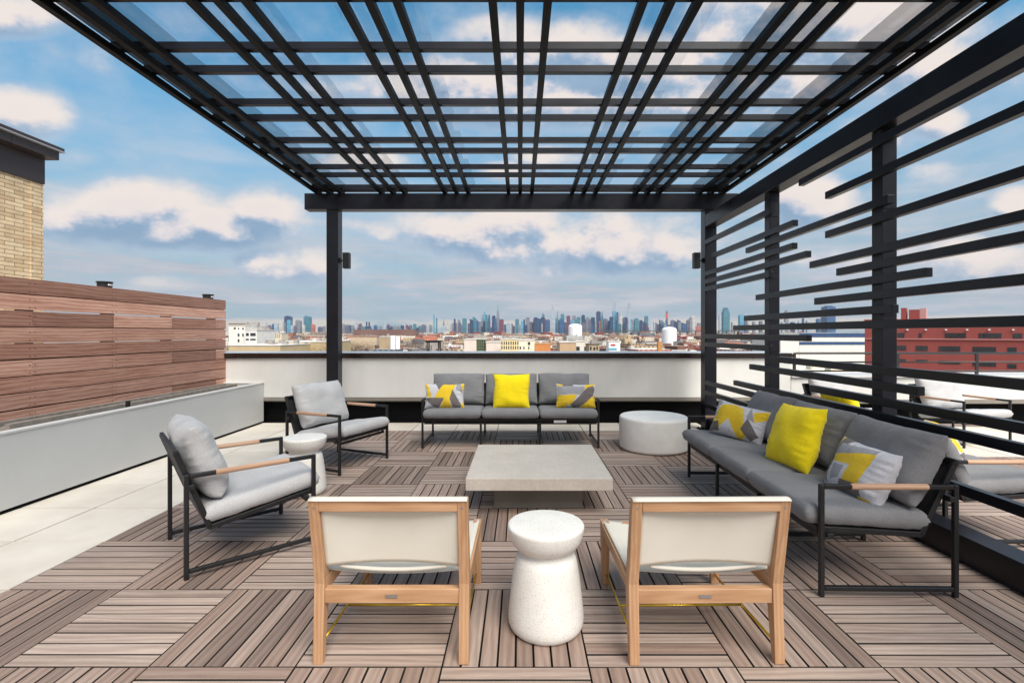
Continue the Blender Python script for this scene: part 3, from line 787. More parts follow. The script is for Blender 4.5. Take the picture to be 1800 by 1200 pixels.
# ------------------------------------------------------------------ tables and stools
def stool_mesh():
    mb = MB()
    prof = [(.140, 0), (.158, .004), (.170, .016), (.177, .035), (.178, .06), (.174, .11), (.166, .18), (.157, .25), (.149, .30), (.143, .325),
            (.134, .343), (.118, .352), (.114, .358), (.112, .365), (.118, .371), (.135, .378), (.155, .395), (.168, .418), (.176, .445), (.180, .468), (.1805, .478), (.177, .484), (.170, .486), (.08, .486), (.001, .486)]
    mb.lathe(prof, 72); return mb
st = stool_mesh().build('stool', M['terrazzo'], smooth=True, loc=(.122, 2.305, 0))
GW = 'hourglass terrazzo stools'
tag(st, 'white terrazzo hourglass stool between the two teak lounge chairs', 'stool', GW)
st2 = st.copy(); col.objects.link(st2); st2.location = (-1.872, 4.22, 0); tag(st2, 'white terrazzo hourglass stool beside the two grey armchairs', 'stool', GW)
mb = MB(); prof = [(.37, 0), (.372, .012), (.385, .012), (.398, .02), (.402, .04), (.404, .2), (.402, .36), (.398, .380), (.388, .390), (.37, .392), (.2, .392), (.001, .392)]
mb.lathe(prof, 96); dr = mb.build('drum_table', M['drum'], smooth=True, loc=(1.604, 5.85, 0)); tag(dr, 'wide white round drum table beside the parapet sofa', 'table')
ct = empty('coffee_table', (.143, 4.20, 0)); tag(ct, 'low square concrete coffee table in the middle of the seating', 'coffee table')
mb = MB(); mb.box((-.554, -.55, .200), (.554, .554, .295)); mb.build('table_top', M['concrete'], ct, bevel=.005)
mb = MB(); mb.box((-.351, -.356, .0), (.351, .354, .199)); mb.build('table_base', M['concrete_dark'], ct, bevel=.004)
SKY_R, SKY_G, SKY_B = 0.58, 0.90, 0.86
SUN_E, SUN_ANG, EXPO, HAZE = 3.0, 40, 1.0, 0.000018
CL_A, CL_B = -.05, .55
# ------------------------------------------------------------------ city beyond the parapet
GZ0 = -26.0
mb = MB(); mb.box((-8900, 60, GZ0 - 5), (8900, 8800, GZ0)); o = mb.build('ground', M['cityground']); tag(o, kind='structure')
nr = MB(); nr.box((-5, 8.35, -1.2), (4.1, 30, -.02)); o = nr.build('neighbouring_roof', M['terr']); tag(o, 'flat grey roof just beyond the parapet wall', 'roof', kind='structure')

bt = empty('bar_table', (PX(762.5, 14), 14, -.02)); tag(bt, 'black slatted bar table standing beyond the parapet, left of the parapet sofa', 'table')
hz = PZ(597.8, 14) + .02
mb = MB()
for k in range(7): mb.box((-.235, -.22 + k * .064, hz - .035), (.235, -.22 + k * .064 + .052, hz - .008))
mb.box((-.2, -.2, hz - .065), (.2, .2, hz - .037)); mb.build('table_top', BK, bt)
for sx in (-1, 1):
    for sy in (-1, 1):
        mb = MB(); mb.bar((sx * .16, sy * .14, hz - .06), (sx * .19, sy * .17, 0), .03, .03); mb.build('leg', BK, bt)

def solid(name, u0, u1, vt, Y, depth, c, mat='lowrise', zb=GZ0, label=None, cat='building', group=None, rot=0.0, parent=None):
    xa, xb = PX(u0, Y), PX(u1, Y); zt = PZ(vt, Y)
    mb = MB(); mb.box((-(xb - xa) / 2, 0, 0), ((xb - xa) / 2, depth, zt - zb))
    o = mb.build(name, M[mat], loc=((xa + xb) / 2, Y, zb)); o.color = c if len(c) == 4 else (*c, 1); o.rotation_euler = (0, 0, rot)
    if label: tag(o, label, cat, group)
    return o

# ---- skyline: (u centre, width px, top row, colour key, shape, landmark label or None)
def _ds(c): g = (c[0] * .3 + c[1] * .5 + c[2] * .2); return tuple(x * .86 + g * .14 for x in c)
CK = {'n': (40, 66, 104), 'b': (48, 92, 138), 't': (66, 126, 142), 'p': (104, 100, 120), 'g': (128, 134, 142), 'l': (164, 180, 190), 'c': (196, 192, 184), 'r': (124, 62, 84), 'o': (196, 104, 84), 'a': (84, 160, 190)}
CN = {'n': 'dark navy', 'b': 'blue glass', 't': 'teal glass', 'p': 'purple grey', 'g': 'grey', 'l': 'pale grey', 'c': 'cream', 'r': 'wine red', 'o': 'orange red', 'a': 'light blue glass'}
SK = [
 (433, 2.4, 570, 'g', 'box', 0), (449, 4, 567, 'n', 'box', 0), (454, 4, 571, 't', 'box', 0), (468, 3.2, 561, 'l', 'spire', 'slim pale tower with a point, far left of the skyline'),
 (474, 4, 571, 'p', 'box', 0), (480, 3, 569, 'b', 'box', 0), (486, 6, 566, 'l', 'slant', 0), (494, 8, 565, 'c', 'box', 0), (499, 5, 566, 'g', 'box', 0),
 (507, 10.5, 555, 'n', 'dome', 'round topped dark blue tower left of the left pergola post'), (508.5, 6, 562, 'a', 'box', 0),
 (525, 8.5, 562, 'g', 'dome', 'short grey round topped tower left of the left pergola post'), (519, 4, 572, 'p', 'box', 0), (541, 10, 555, 't', 'dome', 'grey and green round topped tower nearest the left pergola post'),
 (534, 4, 571, 'c', 'box', 0), (551, 5, 569, 'o', 'slant', 0), (563, 7, 574, 'p', 'dome', 0), (570, 4, 573, 'g', 'box', 0),
 (604, 4, 569, 'g', 'box', 0), (612, 2.5, 570, 'p', 'box', 0), (620, 4, 571, 'g', 'dome', 0), (626, 3.5, 565, 'l', 'box', 0), (632, 3.5, 569, 'r', 'box', 0), (634.5, 2.5, 568, 'p', 'box', 0), (644.5, 2.2, 565, 'n', 'box', 0), (649, 2.2, 565.5, 'n', 'box', 0),
 (646, 7, 573, 'n', 'slant', 0), (660, 5, 572, 'b', 'dome', 0), (669, 5, 573, 'g', 'box', 0), (677, 3, 563, 'l', 'spire', 'slim pointed church-like tower behind the white silos'), (683, 4, 570, 'r', 'box', 0), (690, 4, 574, 'n', 'box', 0),
 (698, 6, 571, 'g', 'slant', 0), (710, 5, 570, 'c', 'box', 0), (715.5, 4, 571, 'r', 'box', 0), (722, 4.5, 571, 'p', 'dome', 0), (729, 5, 569, 't', 'box', 0), (734, 6, 576, 'n', 'box', 0), (745, 8, 570.5, 'p', 'dome', 0), (757, 5, 570, 'g', 'slant', 0),
 (763, 2.6, 552.5, 'a', 'box', 'tallest slim light blue tower at the left end of the dense skyline'), (767.6, 2.2, 558.5, 't', 'box', 'second slim teal tower beside the tallest slim light blue one'), (780, 3, 559, 'g', 'spire', 0), (779, 10, 572, 'l', 'dome', 0), (788, 7, 566, 'c', 'dome', 0), (796, 4, 568, 'g', 'box', 0),
 (799.3, 3, 560, 'n', 'box', 0), (800, 6, 567, 'p', 'box', 0), (808, 7, 565, 'p', 'taper', 0), (816.5, 7.5, 559.5, 't', 'box', 'teal glass slab with a flat top left of the spired tower'), (824, 4, 568, 'p', 'box', 0), (829, 6, 560, 'n', 'slant', 0), (834, 6, 556, 't', 'slant', 0), (838, 4, 562, 'r', 'box', 0),
 (843.5, 5, 564, 'g', 'box', 0), (848, 4, 552, 'l', 'box', 0), (851.7, 5, 546, 'a', 'taper', 'light blue stepped tower just left of the spired tower'), (855, 4, 553, 't', 'box', 0), (859.5, 5.5, 556, 'p', 'taper', 0), (860, 3, 553, 'b', 'box', 0), (868, 6, 554.5, 'n', 'box', 0), (871, 4, 560, 'b', 'box', 0),
 (875.2, 5.6, 533.5, 'g', 'empire', 'tall grey stepped tower with a needle spire in the skyline'), (881.5, 8, 561, 'r', 'box', 'wine red block at the foot of the spired tower'), (877, 4, 568, 'c', 'box', 0), (888, 4, 570, 'b', 'box', 0), (894, 8, 568, 'l', 'box', 0), (900.5, 3, 568, 'p', 'slant', 0),
 (909, 7, 560.5, 't', 'box', 0), (913, 4, 570, 'g', 'box', 0), (917.5, 4.5, 564, 'a', 'box', 0), (921.5, 3, 561, 'n', 'box', 0), (925, 4, 571, 'n', 'box', 0), (927.5, 7, 557, 'g', 'box', 0), (933, 5, 565, 'p', 'box', 0), (936, 7, 567, 'r', 'box', 0), (939, 5, 561, 'p', 'box', 0),
 (941.5, 7, 557.5, 'n', 'box', 0), (946, 5, 559, 'b', 'box', 0), (949, 6, 560, 'n', 'box', 0), (955, 4, 549.5, 't', 'slant', 0), (954, 7, 557, 'n', 'box', 0), (958, 4, 560, 'r', 'box', 0), (961.5, 8, 562, 'b', 'box', 0), (952, 3, 568, 'c', 'box', 0), (965, 4, 560, 'p', 'slant', 0),
 (971, 6.6, 536, 'l', 'shard', 'tall translucent pale tower with a pointed top, right of the middle of the skyline'), (974, 4, 558, 'l', 'box', 0), (979.7, 3.4, 545, 'g', 'spire', 'grey spired tower right beside the tall pale pointed tower'), (978, 5, 560, 't', 'box', 0), (984, 5, 562, 'n', 'box', 0),
 (988.6, 6, 551.5, 't', 'box', 0), (987.5, 8, 560, 'b', 'slant', 0), (993, 5, 566, 'n', 'box', 0), (999, 6, 554.5, 'r', 'box', 'wine red tower just left of the left white tank'), (1005, 8, 562, 'a', 'box', 0), (1009, 5.5, 554, 'g', 'box', 0), (1014, 5, 561, 't', 'box', 0), (1017, 6, 557, 't', 'box', 0),
 (1025, 6, 553, 'n', 'dome', 0), (1028, 5, 561, 'b', 'box', 0), (1025.5, 8, 567, 'p', 'dome', 0), (1033, 5, 557, 'g', 'box', 0), (1036, 5, 561, 'p', 'box', 0), (1035, 9, 569, 'g', 'box', 0), (1042, 6.5, 557.5, 'n', 'box', 0), (1047, 3, 565, 'g', 'box', 0),
 (1051.8, 7, 547, 'n', 'box', 'broad flat topped dark navy tower right of the left white tank'), (1058.5, 4.5, 545.5, 't', 'spire', 0), (1057, 8, 563, 'o', 'dome', 0), (1064, 7, 560, 'p', 'box', 0), (1068, 8, 564, 'g', 'box', 0), (1074.5, 6, 556.5, 'n', 'box', 0), (1072, 7, 563, 'b', 'box', 0),
 (1079.5, 5.6, 546, 'a', 'box', 'bright light blue tower under twin construction masts'), (1085.2, 3.2, 548, 'b', 'box', 0), (1082, 4, 568, 'n', 'box', 0), (1091, 5.6, 551, 'c', 'crane', 'cream tower with a leaning crane jib right of the twin masts'), (1088, 7, 569, 't', 'box', 0),
 (1098.5, 7, 558, 'p', 'box', 0), (1100, 4, 557, 'n', 'box', 0), (1106, 3.8, 531, 'l', 'box', 'very thin pale tower, the tallest in the right half'), (1107.5, 5, 565, 'a', 'box', 0), (1099, 9, 571, 'b', 'box', 0), (1118.5, 7.5, 559, 't', 'dome', 0), (1112, 4, 566, 'g', 'box', 0),
 (1126.5, 5, 562.5, 'n', 'box', 0), (1127, 6, 569, 'p', 'box', 0), (1136, 5.5, 555, 't', 'box', 0), (1141, 4.5, 554, 'l', 'taper', 0), (1134, 4, 568, 'n', 'box', 0), (1137, 2, 570, 'r', 'box', 0), (1150, 3, 565, 'l', 'box', 0),
 (1160, 8, 569, 'p', 'dome', 0), (1172.3, 3.2, 546.5, 'o', 'box', 'slim tower with an orange red top above the right white tank'), (1168, 5, 567, 'g', 'box', 0), (1181.5, 5, 562, 'p', 'dome', 0), (1188, 3, 565, 'n', 'box', 0), (1194, 5, 566, 'g', 'box', 0), (1202, 7, 567, 'b', 'slant', 0), (1209, 4, 562, 'p', 'box', 0), (1214, 5, 558, 'g', 'box', 0),
 (1218, 7, 555, 'c', 'dome', 0), (1227, 9, 573, 'o', 'slant', 0), (1164, 4, 571, 'n', 'box', 0), (1249, 3, 569, 'l', 'box', 0), (1245, 2, 573, 'g', 'box', 0), (1265.6, 4, 552, 'l', 'box', 0), (1275.5, 11, 541, 't', 'crown', 'wide teal tower with a narrow crown between the first two screen posts'),
 (1303, 8, 553, 'a', 'box', 0), (1311, 5, 564, 'p', 'box', 0), (1325, 4, 565, 'g', 'box', 0), (1337, 5, 564, 'p', 'box', 0), (1318, 6, 570, 'c', 'box', 0), (1290, 8, 566, 'c', 'box', 0), (1382, 6, 545, 'g', 'crown', 'grey tower with an overhanging top between the second and third screen posts'),
 (1376, 5, 566, 'l', 'box', 0), (1393, 6, 566, 'n', 'box', 0), (1411.5, 3, 559, 'b', 'box', 0), (1405, 4, 563, 'l', 'box', 0), (1420, 5, 563, 'l', 'box', 0), (1438, 5, 560, 'b', 'box', 0), (1447, 6, 557, 'l', 'box', 0), (1456, 15, 537.5, 'b', 'box', 'broad blue slab tower seen between the slats, rightmost of the skyline'), (1467, 5, 566, 'l', 'box', 0)]
lms = [(s[0], s[5]) for s in SK if s[5]]
short = {468: 'the slim pale pointed tower', 507: 'the round dark blue tower', 525: 'the short round grey tower', 541: 'the round grey-green tower', 677: 'the slim church-like tower', 763: 'the slimmest light blue tower', 767.6: 'the slim teal tower',
         816.5: 'the flat teal slab', 851.7: 'the light blue stepped tower', 875.2: 'the needle spired tower', 881.5: 'the wine red block', 971: 'the pale pointed tower', 979.7: 'the grey spired tower', 999: 'the wine red tower', 1051.8: 'the broad navy tower',
         1079.5: 'the twin masts', 1091: 'the leaning crane', 1106: 'the thinnest pale tower', 1172.3: 'the orange topped tower', 1275.5: 'the wide teal crown tower', 1382: 'the overhanging grey tower', 1456: 'the broad blue slab'}
ordn = ['first', 'second', 'third', 'fourth', 'fifth', 'sixth', 'seventh', 'eighth', 'ninth', 'tenth', 'eleventh', 'twelfth']
plainT = sorted([s for s in SK if not s[5]], key=lambda s: s[0]); names = {}
cnt = {}
for s in plainT:
    left = [l for l in lms if l[0] <= s[0]]; key = left[-1][0] if left else None
    k2 = (key, s[3]); cnt[k2] = cnt.get(k2, 0) + 1
    nm = CN[s[3]]
    names[s] = '%s %s tower right of %s' % (ordn[min(11, cnt[k2] - 1)], nm, short[key]) if key else '%s %s tower left of the slim pale pointed tower' % (ordn[cnt[k2] - 1], nm)
rs = random.Random(5)
NF = {}
for k in range(120):
    if k < 75: u = rs.uniform(800, 1232); v = rs.uniform(560, 574)
    else: u = rs.uniform(430, 800); v = rs.uniform(571, 577)
    if 573 < u < 602: u += 40
    c_ = rs.choice('nbtpgplnbg'); q = (u, rs.uniform(3, 6.5), v, c_, rs.choice(['box', 'box', 'dome', 'slant', 'taper']), 0)
    SK.append(q); lf = [l for l in lms if l[0] <= u]; NF[q] = ('small %s tower in the packed skyline just right of %s' % (CN[c_], short[lf[-1][0]])) if lf else 'small %s tower left of the slim pale pointed tower' % CN[c_]
for s in SK:
    u, w, v, ck, shp, lab = s
    Y = 6000 + rs.uniform(-500, 500) + (500 if s in NF else 0)
    if v < 556: Y += 300
    H = PZ(v, Y) - GZ0; wd = w / F * Y; dp = wd * rs.uniform(.7, 1.1)
    mb = MB(); a = wd / 2; b = dp / 2
    def bx(s0, z0, z1, s1=None): mb.box((-a * s0, -b * s0, z0), (a * s0, b * s0, z1))
    if shp == 'box':
        bx(1, 0, H * .97); bx(.6, H * .97, H)
    elif shp == 'slant':
        mb.prism([(-a, 0), (a, 0), (a, H * .90), (-a, H)], 1, -b, b)
    elif shp == 'dome':
        pts = [(-a, 0), (a, 0)] + [(a * cos(t), H * .9 + H * .1 * sin(t)) for t in [pi * k / 10 for k in range(0, 11)]]
        mb.prism(pts, 1, -b, b)
    elif shp == 'taper':
        bx(1, 0, H * .75); bx(.75, H * .75, H * .88); bx(.45, H * .88, H * .96); bx(.1, H * .96, H)
    elif shp == 'spire':
        bx(1, 0, H * .68); bx(.7, H * .68, H * .78); mb.lathe([(a * .6, H * .78), (a * .3, H * .9), (.8, H)], 8)
    elif shp == 'empire':
        bx(1, 0, H * .60); bx(.82, H * .60, H * .68); bx(.6, H * .68, H * .74); bx(.34, H * .74, H * .79); mb.lathe([(4.5, H * .79), (3.2, H * .88), (1.4, H)], 8)
    elif shp == 'shard':
        mb.prism([(-a, 0), (a, 0), (a * .75, H * .86), (a * .25, H * .87), (a * .15, H), (-a * .1, H * .96), (-a * .6, H * .80)], 1, -b, b)
    elif shp == 'crane':
        bx(1, 0, H * .85); bx(.6, H * .85, H); mb.bar((0, -b, H * .95), (12, -b, H * 1.16 + 10), 5, 5); mb.bar((-2, -b, H * .9), (-2, -b, H), 4, 4)
    elif shp == 'crown':
        bx(1, 0, H * .84); bx(.8, H * .84, H * .93); bx(.5, H * .93, H * .965); bx(.62, H * .965, H)
    if u == 1079.5:
        for q in (-1, 1): mb.box((q * a * .6 - 2, -2, H), (q * a * .6 + 2, 2, PZ(532, Y) - GZ0))
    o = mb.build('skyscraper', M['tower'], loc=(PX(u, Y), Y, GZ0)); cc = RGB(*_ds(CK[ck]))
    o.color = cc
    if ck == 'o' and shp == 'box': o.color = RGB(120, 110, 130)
    if u == 1172.3:
        m2 = MB(); m2.box((-a * 1.02, -b * 1.05, H * .70), (a * 1.02, b * 1.05, H * .90)); q = m2.build('orange_top', M['objpaint'], o); q.color = RGB(206, 92, 66)
    tag(o, NF[s] if s in NF else (lab or names[s]), 'skyscraper', 'small towers packing the skyline' if s in NF else 'towers of the far skyline')

# ---- notable mid-distance buildings
def windows(parent, rects, Yoff, mat='winglass', name='window'):
    for (x0, z0, x1, z1) in rects:
        mb = MB(); mb.box((x0, Yoff - .12, z0), (x1, Yoff - .01, z1)); mb.build(name, M[mat], parent)
def facade(name, u0, u1, vt, Y, dep, c, label, wins=(), cat='building', trims=None, mat='objpaint', vb=640):
    e = empty(name, (PX((u0 + u1) / 2, Y), Y, GZ0)); tag(e, label, cat)
    hw = (u1 - u0) / 2 / F * Y; zt = PZ(vt, Y) - GZ0
    mb = MB(); mb.box((-hw, 0, 0), (hw, dep, zt)); o = mb.build('wall', M[mat], e); o.color = RGB(*c)
    cx = PX((u0 + u1) / 2, Y)
    R = [(PX(a, Y) - cx, PZ(d, Y) - GZ0, PX(b, Y) - cx, PZ(c_, Y) - GZ0) for (a, c_, b, d) in wins]
    for r in R:
        mb = MB(); mb.box((r[0], -.15, r[1]), (r[2], -.01, r[3])); mb.build('window', M['winglass'], e)
    mb = MB(); mb.box((-hw - .3, -.3, zt + .01), (hw + .3, dep + .3, zt + .5)); o = mb.build('roof', M['objpaint'], e); o.color = RGB(*(trims or (215, 213, 208)))
    cl = random.Random(int(u0 * 7)); mb = MB()
    for k in range(int(hw / 2) + 2):
        x = cl.uniform(-hw * .9, hw * .8); y = cl.uniform(dep * .1, dep * .8); mb.box((x, y, zt + .5), (x + cl.uniform(1, 3.5), y + 2.5, zt + cl.uniform(1.0, 3.0)))
    o = mb.build('roof_unit', M['objpaint'], e); o.color = RGB(150, 144, 138)
    return e
w1 = facade('white_block', 402, 431, 572.5, 330, 25, (228, 222, 214), 'tall white block with small dark windows at the end of the plank fence',
       [(411, 575.5, 414.5, 578.5), (418.5, 576, 420.5, 578.5), (426, 576, 428.5, 579), (418, 586, 421, 591), (426, 586, 428.5, 591), (418, 596, 421, 601)])
m_ = MB(); hw = 14.5 / F * 330
for k in range(9): m_.box((-hw + .9 + k * 1.08, -.1, 18.2), (-hw + 1.4 + k * 1.08, .2, 18.9)) if False else None
m_ = MB(); m_.box((-hw, 0, PZ(572.4, 330) - GZ0 + .52), (hw, .4, PZ(568.3, 330) - GZ0)); o = m_.build('roof_screen', M['objpaint'], w1); o.color = RGB(120, 108, 92)
facade('white_wing', 431.3, 451.5, 580.5, 325, 24, (230, 226, 220), 'lower white wing with wide dark windows beside the tall white block',
       [(432.5, 585, 437.5, 590.3), (440, 585, 449.5, 590.3), (432.5, 595, 437.5, 597.8), (440, 595, 449.5, 597.8)])
facade('apartment_row', 469, 495, 586.5, 620, 18, (212, 200, 176), 'cream low apartment row with small windows behind the beige warehouse',
       [(470.5 + k * 3.4, 588.5 + r * 3.2, 472 + k * 3.4, 590.2 + r * 3.2) for k in range(7) for r in range(2)])
facade('warehouse', 402, 492, 607.5, 262, 40, (188, 168, 132), 'long beige warehouse with pale roof just above the parapet at left')
facade('warehouse', 494, 572, 601, 300, 45, (176, 158, 122), 'beige warehouse with one dark doorway beside the left pergola post', [(536, 602, 541, 607)])
for k, (a, b, v) in enumerate(((686, 695, 590), (696, 703, 591))):
    Y = 420; mb = MB(); r = (b - a) / 2 / F * Y; mb.lathe([(r, 0), (r, PZ(v, Y) - GZ0 - .6), (r * .92, PZ(v, Y) - GZ0)], 24)
    o = mb.build('silo', M['tankwhite'], loc=(PX((a + b) / 2, Y), Y, GZ0)); tag(o, ('left' if k == 0 else 'right') + ' one of two white silos right of the left pergola post', 'silo', 'pair of white silos')
facade('cream_shed', 612, 662, 592, 640, 30, (190, 172, 146), 'long low cream shed with a red roof right of the left pergola post', trims=(138, 74, 64))
facade('tan_block', 667, 686, 592, 430, 20, (168, 146, 118), 'small tan block left of the white silos')
facade('long_brown_building', 621, 731, 579.5, 1900, 60, (112, 84, 76), 'very long low brown building under the left part of the skyline', trims=(110, 84, 78))
facade('pale_block', 816, 837, 596.5, 330, 20, (222, 204, 194), 'pinkish pale block left of the green glass bay')
facade('glass_bay', 837.5, 854, 596, 332, 14, (118, 134, 92), 'green glass bay between two pinkish pale blocks', [(839 + k * 3.7, 598 + r * 4.6, 841.7 + k * 3.7, 601.3 + r * 4.6) for k in range(4) for r in range(4)])
facade('pale_block', 854.5, 880, 601.5, 330, 20, (220, 206, 196), 'pinkish pale block right of the green glass bay')
facade('cream_building', 880.5, 911, 596.5, 300, 22, (226, 208, 160), 'cream yellow building with two rows of narrow arched windows',
       [(881.5 + k * 4, 600 + r * 8, 883.3 + k * 4, 605.5 + r * 8) for k in range(8) for r in range(2)])
facade('cream_building', 911.3, 939.5, 598, 300, 22, (230, 220, 196), 'plain cream building end with one dark square window', [(928, 601, 932, 606), (913.5, 609, 916, 613.5), (920, 609, 922, 613.5), (928.5, 609, 930.5, 613.5)])
facade('orange_shed', 940, 968, 604.5, 420, 25, (198, 128, 72), 'orange shed right of the cream building', trims=(205, 150, 100))
facade('tan_building', 984, 1012, 602, 290, 25, (186, 158, 126), 'tan box building right of the cream building')
facade('white_workshop', 1012.5, 1034, 600, 340, 25, (214, 208, 196), 'white workshop with dark doors under the left white tank', [(1013, 609, 1019, 616), (1027, 609, 1034, 616)])
facade('gabled_house', 1035.5, 1053, 606, 280, 15, (176, 158, 130), 'small beige house with dark windows below the skyline centre', [(1037, 609, 1040, 615), (1043, 610, 1046.5, 615), (1048.5, 609, 1051, 615)], trims=(96, 80, 66))
bb = facade('billboard_building', 1070, 1090, 600.5, 330, 10, (234, 234, 234), 'white box building with a red mark on its wall, left of the green yard')
mb = MB(); Yb = 330; cx = PX(1080, Yb)
mb.prism([(PX(1073, Yb) - cx, PZ(607, Yb) - GZ0), (PX(1081.5, Yb) - cx, PZ(607.3, Yb) - GZ0), (PX(1082.3, Yb) - cx, PZ(606, Yb) - GZ0), (PX(1079, Yb) - cx, PZ(604.6, Yb) - GZ0), (PX(1074, Yb) - cx, PZ(604.9, Yb) - GZ0)], 1, -.3, -.02)
o = mb.build('red_mark', M['objpaint'], bb); o.color = RGB(190, 40, 40)
mb = MB(); mb.box((PX(1070, Yb) - cx, -.3, PZ(614.5, Yb) - GZ0), (PX(1084, Yb) - cx, -.02, PZ(611.5, Yb) - GZ0)); o = mb.build('awning', M['objpaint'], bb); o.color = RGB(70, 170, 200)
o = solid('brick_chimney', 1157, 1163.5, 600.5, 300, 2.3, RGB(190, 132, 70), 'objpaint', label='square tan brick chimney right of the green yard', cat='chimney')
for k, (a, b, v0, v1, lab) in enumerate(((999.3, 1023, 569, 590.5, 'big white domed tank right of the skyline centre'), (1164, 1189, 574.5, 594.5, 'big white domed tank just left of the right far pergola post'))):
    Y = 900; mb = MB(); r = (b - a) / 2 / F * Y; zt = PZ(v0, Y) - GZ0; rise = 4.2 / F * Y
    mb.lathe([(r, 0), (r, zt - rise * 1.2)] + [(r * cos(t * .5 * pi * .98), zt - rise * 1.2 + rise * 1.2 * sin(t * .5 * pi)) for t in (.15, .3, .45, .6, .75, .9, 1)], 40)
    o = mb.build('storage_tank', M['tankwhite'], loc=(PX((a + b) / 2, Y), Y, GZ0)); tag(o, lab, 'storage tank', 'white domed tanks')
facade('tank_podium', 996, 1025, 590.8, 820, 40, (176, 176, 174), 'grey ribbed podium block in front of the left white tank')
hw_ = empty('elevated_highway', (PX(1150, 3000), 3000, GZ0)); tag(hw_, 'dark elevated highway crossing under the right part of the skyline', 'bridge')
zt = PZ(581, 3000) - GZ0; mb = MB(); mb.box((-330, 0, zt - 5), (520, 18, zt)); o = mb.build('road_deck', M['objpaint'], hw_); o.color = RGB(84, 80, 84)
for k in range(18):
    mb = MB(); x = -320 + k * 48; mb.box((x, 3, 0), (x + 5, 14, zt - 5)); o = mb.build('pier', M['objpaint'], hw_); o.color = RGB(96, 90, 88)
# striped warehouse seen between the slats
sw = empty('striped_warehouse', (PX(1468, 330), 330, GZ0)); tag(sw, 'white warehouse with two navy blue bands seen between the slats', 'warehouse')
cx = PX(1468, 330); xa = PX(1405, 330) - cx; xb = PX(1600, 330) - cx
mb = MB(); mb.box((xa, 0, 0), (xb, 60, PZ(584.5, 330) - GZ0)); o = mb.build('wall', M['objpaint'], sw); o.color = RGB(226, 224, 214)
for v0, v1 in ((585, 592.5), (600.5, 605.7)):
    mb = MB(); mb.box((xa, -.2, PZ(v1, 330) - GZ0), (xb, -.01, PZ(v0, 330) - GZ0)); o = mb.build('blue_band', M['objpaint'], sw); o.color = RGB(48, 76, 116)
facade('white_depot', 1372, 1404.5, 597, 330, 40, (226, 222, 214), 'white depot left of the blue banded warehouse')
# broad pale roofs below eye level, right
for (u0, u1, v0, v1, z, c, lab) in ((1395, 1540, 626, 655, -5, (214, 205, 190), 'pale flat roof beyond the pipe railing'),):
    Ya = (CH - z) * F / (v1 - CV); Yb = (CH - z) * F / (v0 - CV)
    mb = MB(); xa, xb = PX(u0, Ya), PX(u1, Ya); mb.box((0, 0, 0), (xb - xa, Yb - Ya, z - GZ0))
    for k in range(14):
        x = rs.uniform(2, xb - xa - 4); y = rs.uniform(2, Yb - Ya - 4); mb.box((x, y, z - GZ0), (x + rs.uniform(1, 3), y + rs.uniform(1, 3), z - GZ0 + rs.uniform(.5, 1.4)))
    o = mb.build('flat_roof_building', M['objpaint'], loc=(xa, Ya, GZ0)); o.color = RGB(*c); tag(o, lab, 'building')

# red building: facade turned about 45 degrees
A = Vector((PX(1650, 150), 150, 0)); B = Vector((PX(1780, 139), 139, 0)); dirv = (B - A).normalized(); ang = math.atan2(dirv.y, dirv.x)
rb = empty('red_building', (A.x, A.y, GZ0), ang); tag(rb, 'large red building with rows of dark windows beyond the railing at right', 'building')
nrm = Vector((dirv.y, -dirv.x, 0))
def onf(u, v):     # photo point on the facade plane -> local (s, z)
    k = (u - CU) / F        # X = k Y ; solve A + s d
    s_ = (k * A.y - A.x) / (dirv.x - k * dirv.y)
    Y = A.y + s_ * dirv.y
    return s_, PZ(v, Y) - GZ0
sL = onf(1520, 560)[0]; ztop = onf(1650, 561.5)[1]
mb = MB(); mb.box((sL, 0, 0), (46, 30, ztop)); mb.build('wall', M['red'], rb)
mb = MB(); mb.box((sL - .2, -.15, ztop + .01), (46, 30, ztop + .35)); mb.build('roof', M['red'], rb)
s0, z0 = onf(1583, 541); s1, _ = onf(1592.5, 541); mb = MB(); mb.box((s0, 1, ztop + .36), (s1, 5, z0)); mb.build('chimney', M['red'], rb)
s0, z0 = onf(1597, 544); s1, _ = onf(1615.5, 541); mb = MB(); mb.box((s0, 1, ztop + .36), (s1, 8, z0)); mb.build('roof_house', M['red'], rb)
s2_, _ = onf(1627, 541); mb = MB(); mb.box((s1 + .05, 2, ztop + .36), (s2_, 7, z0 + .4)); o = mb.build('roof_house', M['objpaint'], rb); o.color = RGB(196, 160, 156)
rows = [((585, 593), (585.8, 594.5), [(1578, 1590), (1615, 1620.5), (1661, 1698), (1720.5, 1760.5), (1780.5, 1797)]),
        ((607, 615.5), (610.5, 620), [(1576, 1593), (1610, 1631), (1650, 1688), (1710, 1751), (1771, 1787)]),
        ((630.5, 634), (640, 648), [(1580, 1592), (1610, 1631), (1650, 1688), (1710, 1751), (1771, 1787)])]
for (ra, rb_, cols) in rows:
    for (ua, ub) in cols:
        f_ = (ua - 1578) / 210.0
        vt = ra[0] + (rb_[0] - ra[0]) * f_; vb = ra[1] + (rb_[1] - ra[1]) * f_
        s0, zt_ = onf(ua, vt); s1, _ = onf(ub, vt); _, zb_ = onf(ua, vb)
        mb = MB(); mb.box((s0, -.10, zb_), (s1, -.01, zt_)); w_ = mb.build('window', M['winglass'], rb)
        n = max(1, int((s1 - s0) / 1.1)); mb = MB()
        for k in range(1, n): x = s0 + (s1 - s0) * k / n; mb.box((x - .05, -.15, zb_), (x + .05, -.101, zt_))
        if n > 1: mb.build('mullion', M['pipe'], w_)
z1_ = onf(1650, 595.3)[1]; mb = MB(); mb.box((sL, -.35, z1_ - .25), (46, -.01, z1_)); o = mb.build('ledge', M['objpaint'], rb); o.color = RGB(196, 150, 146)
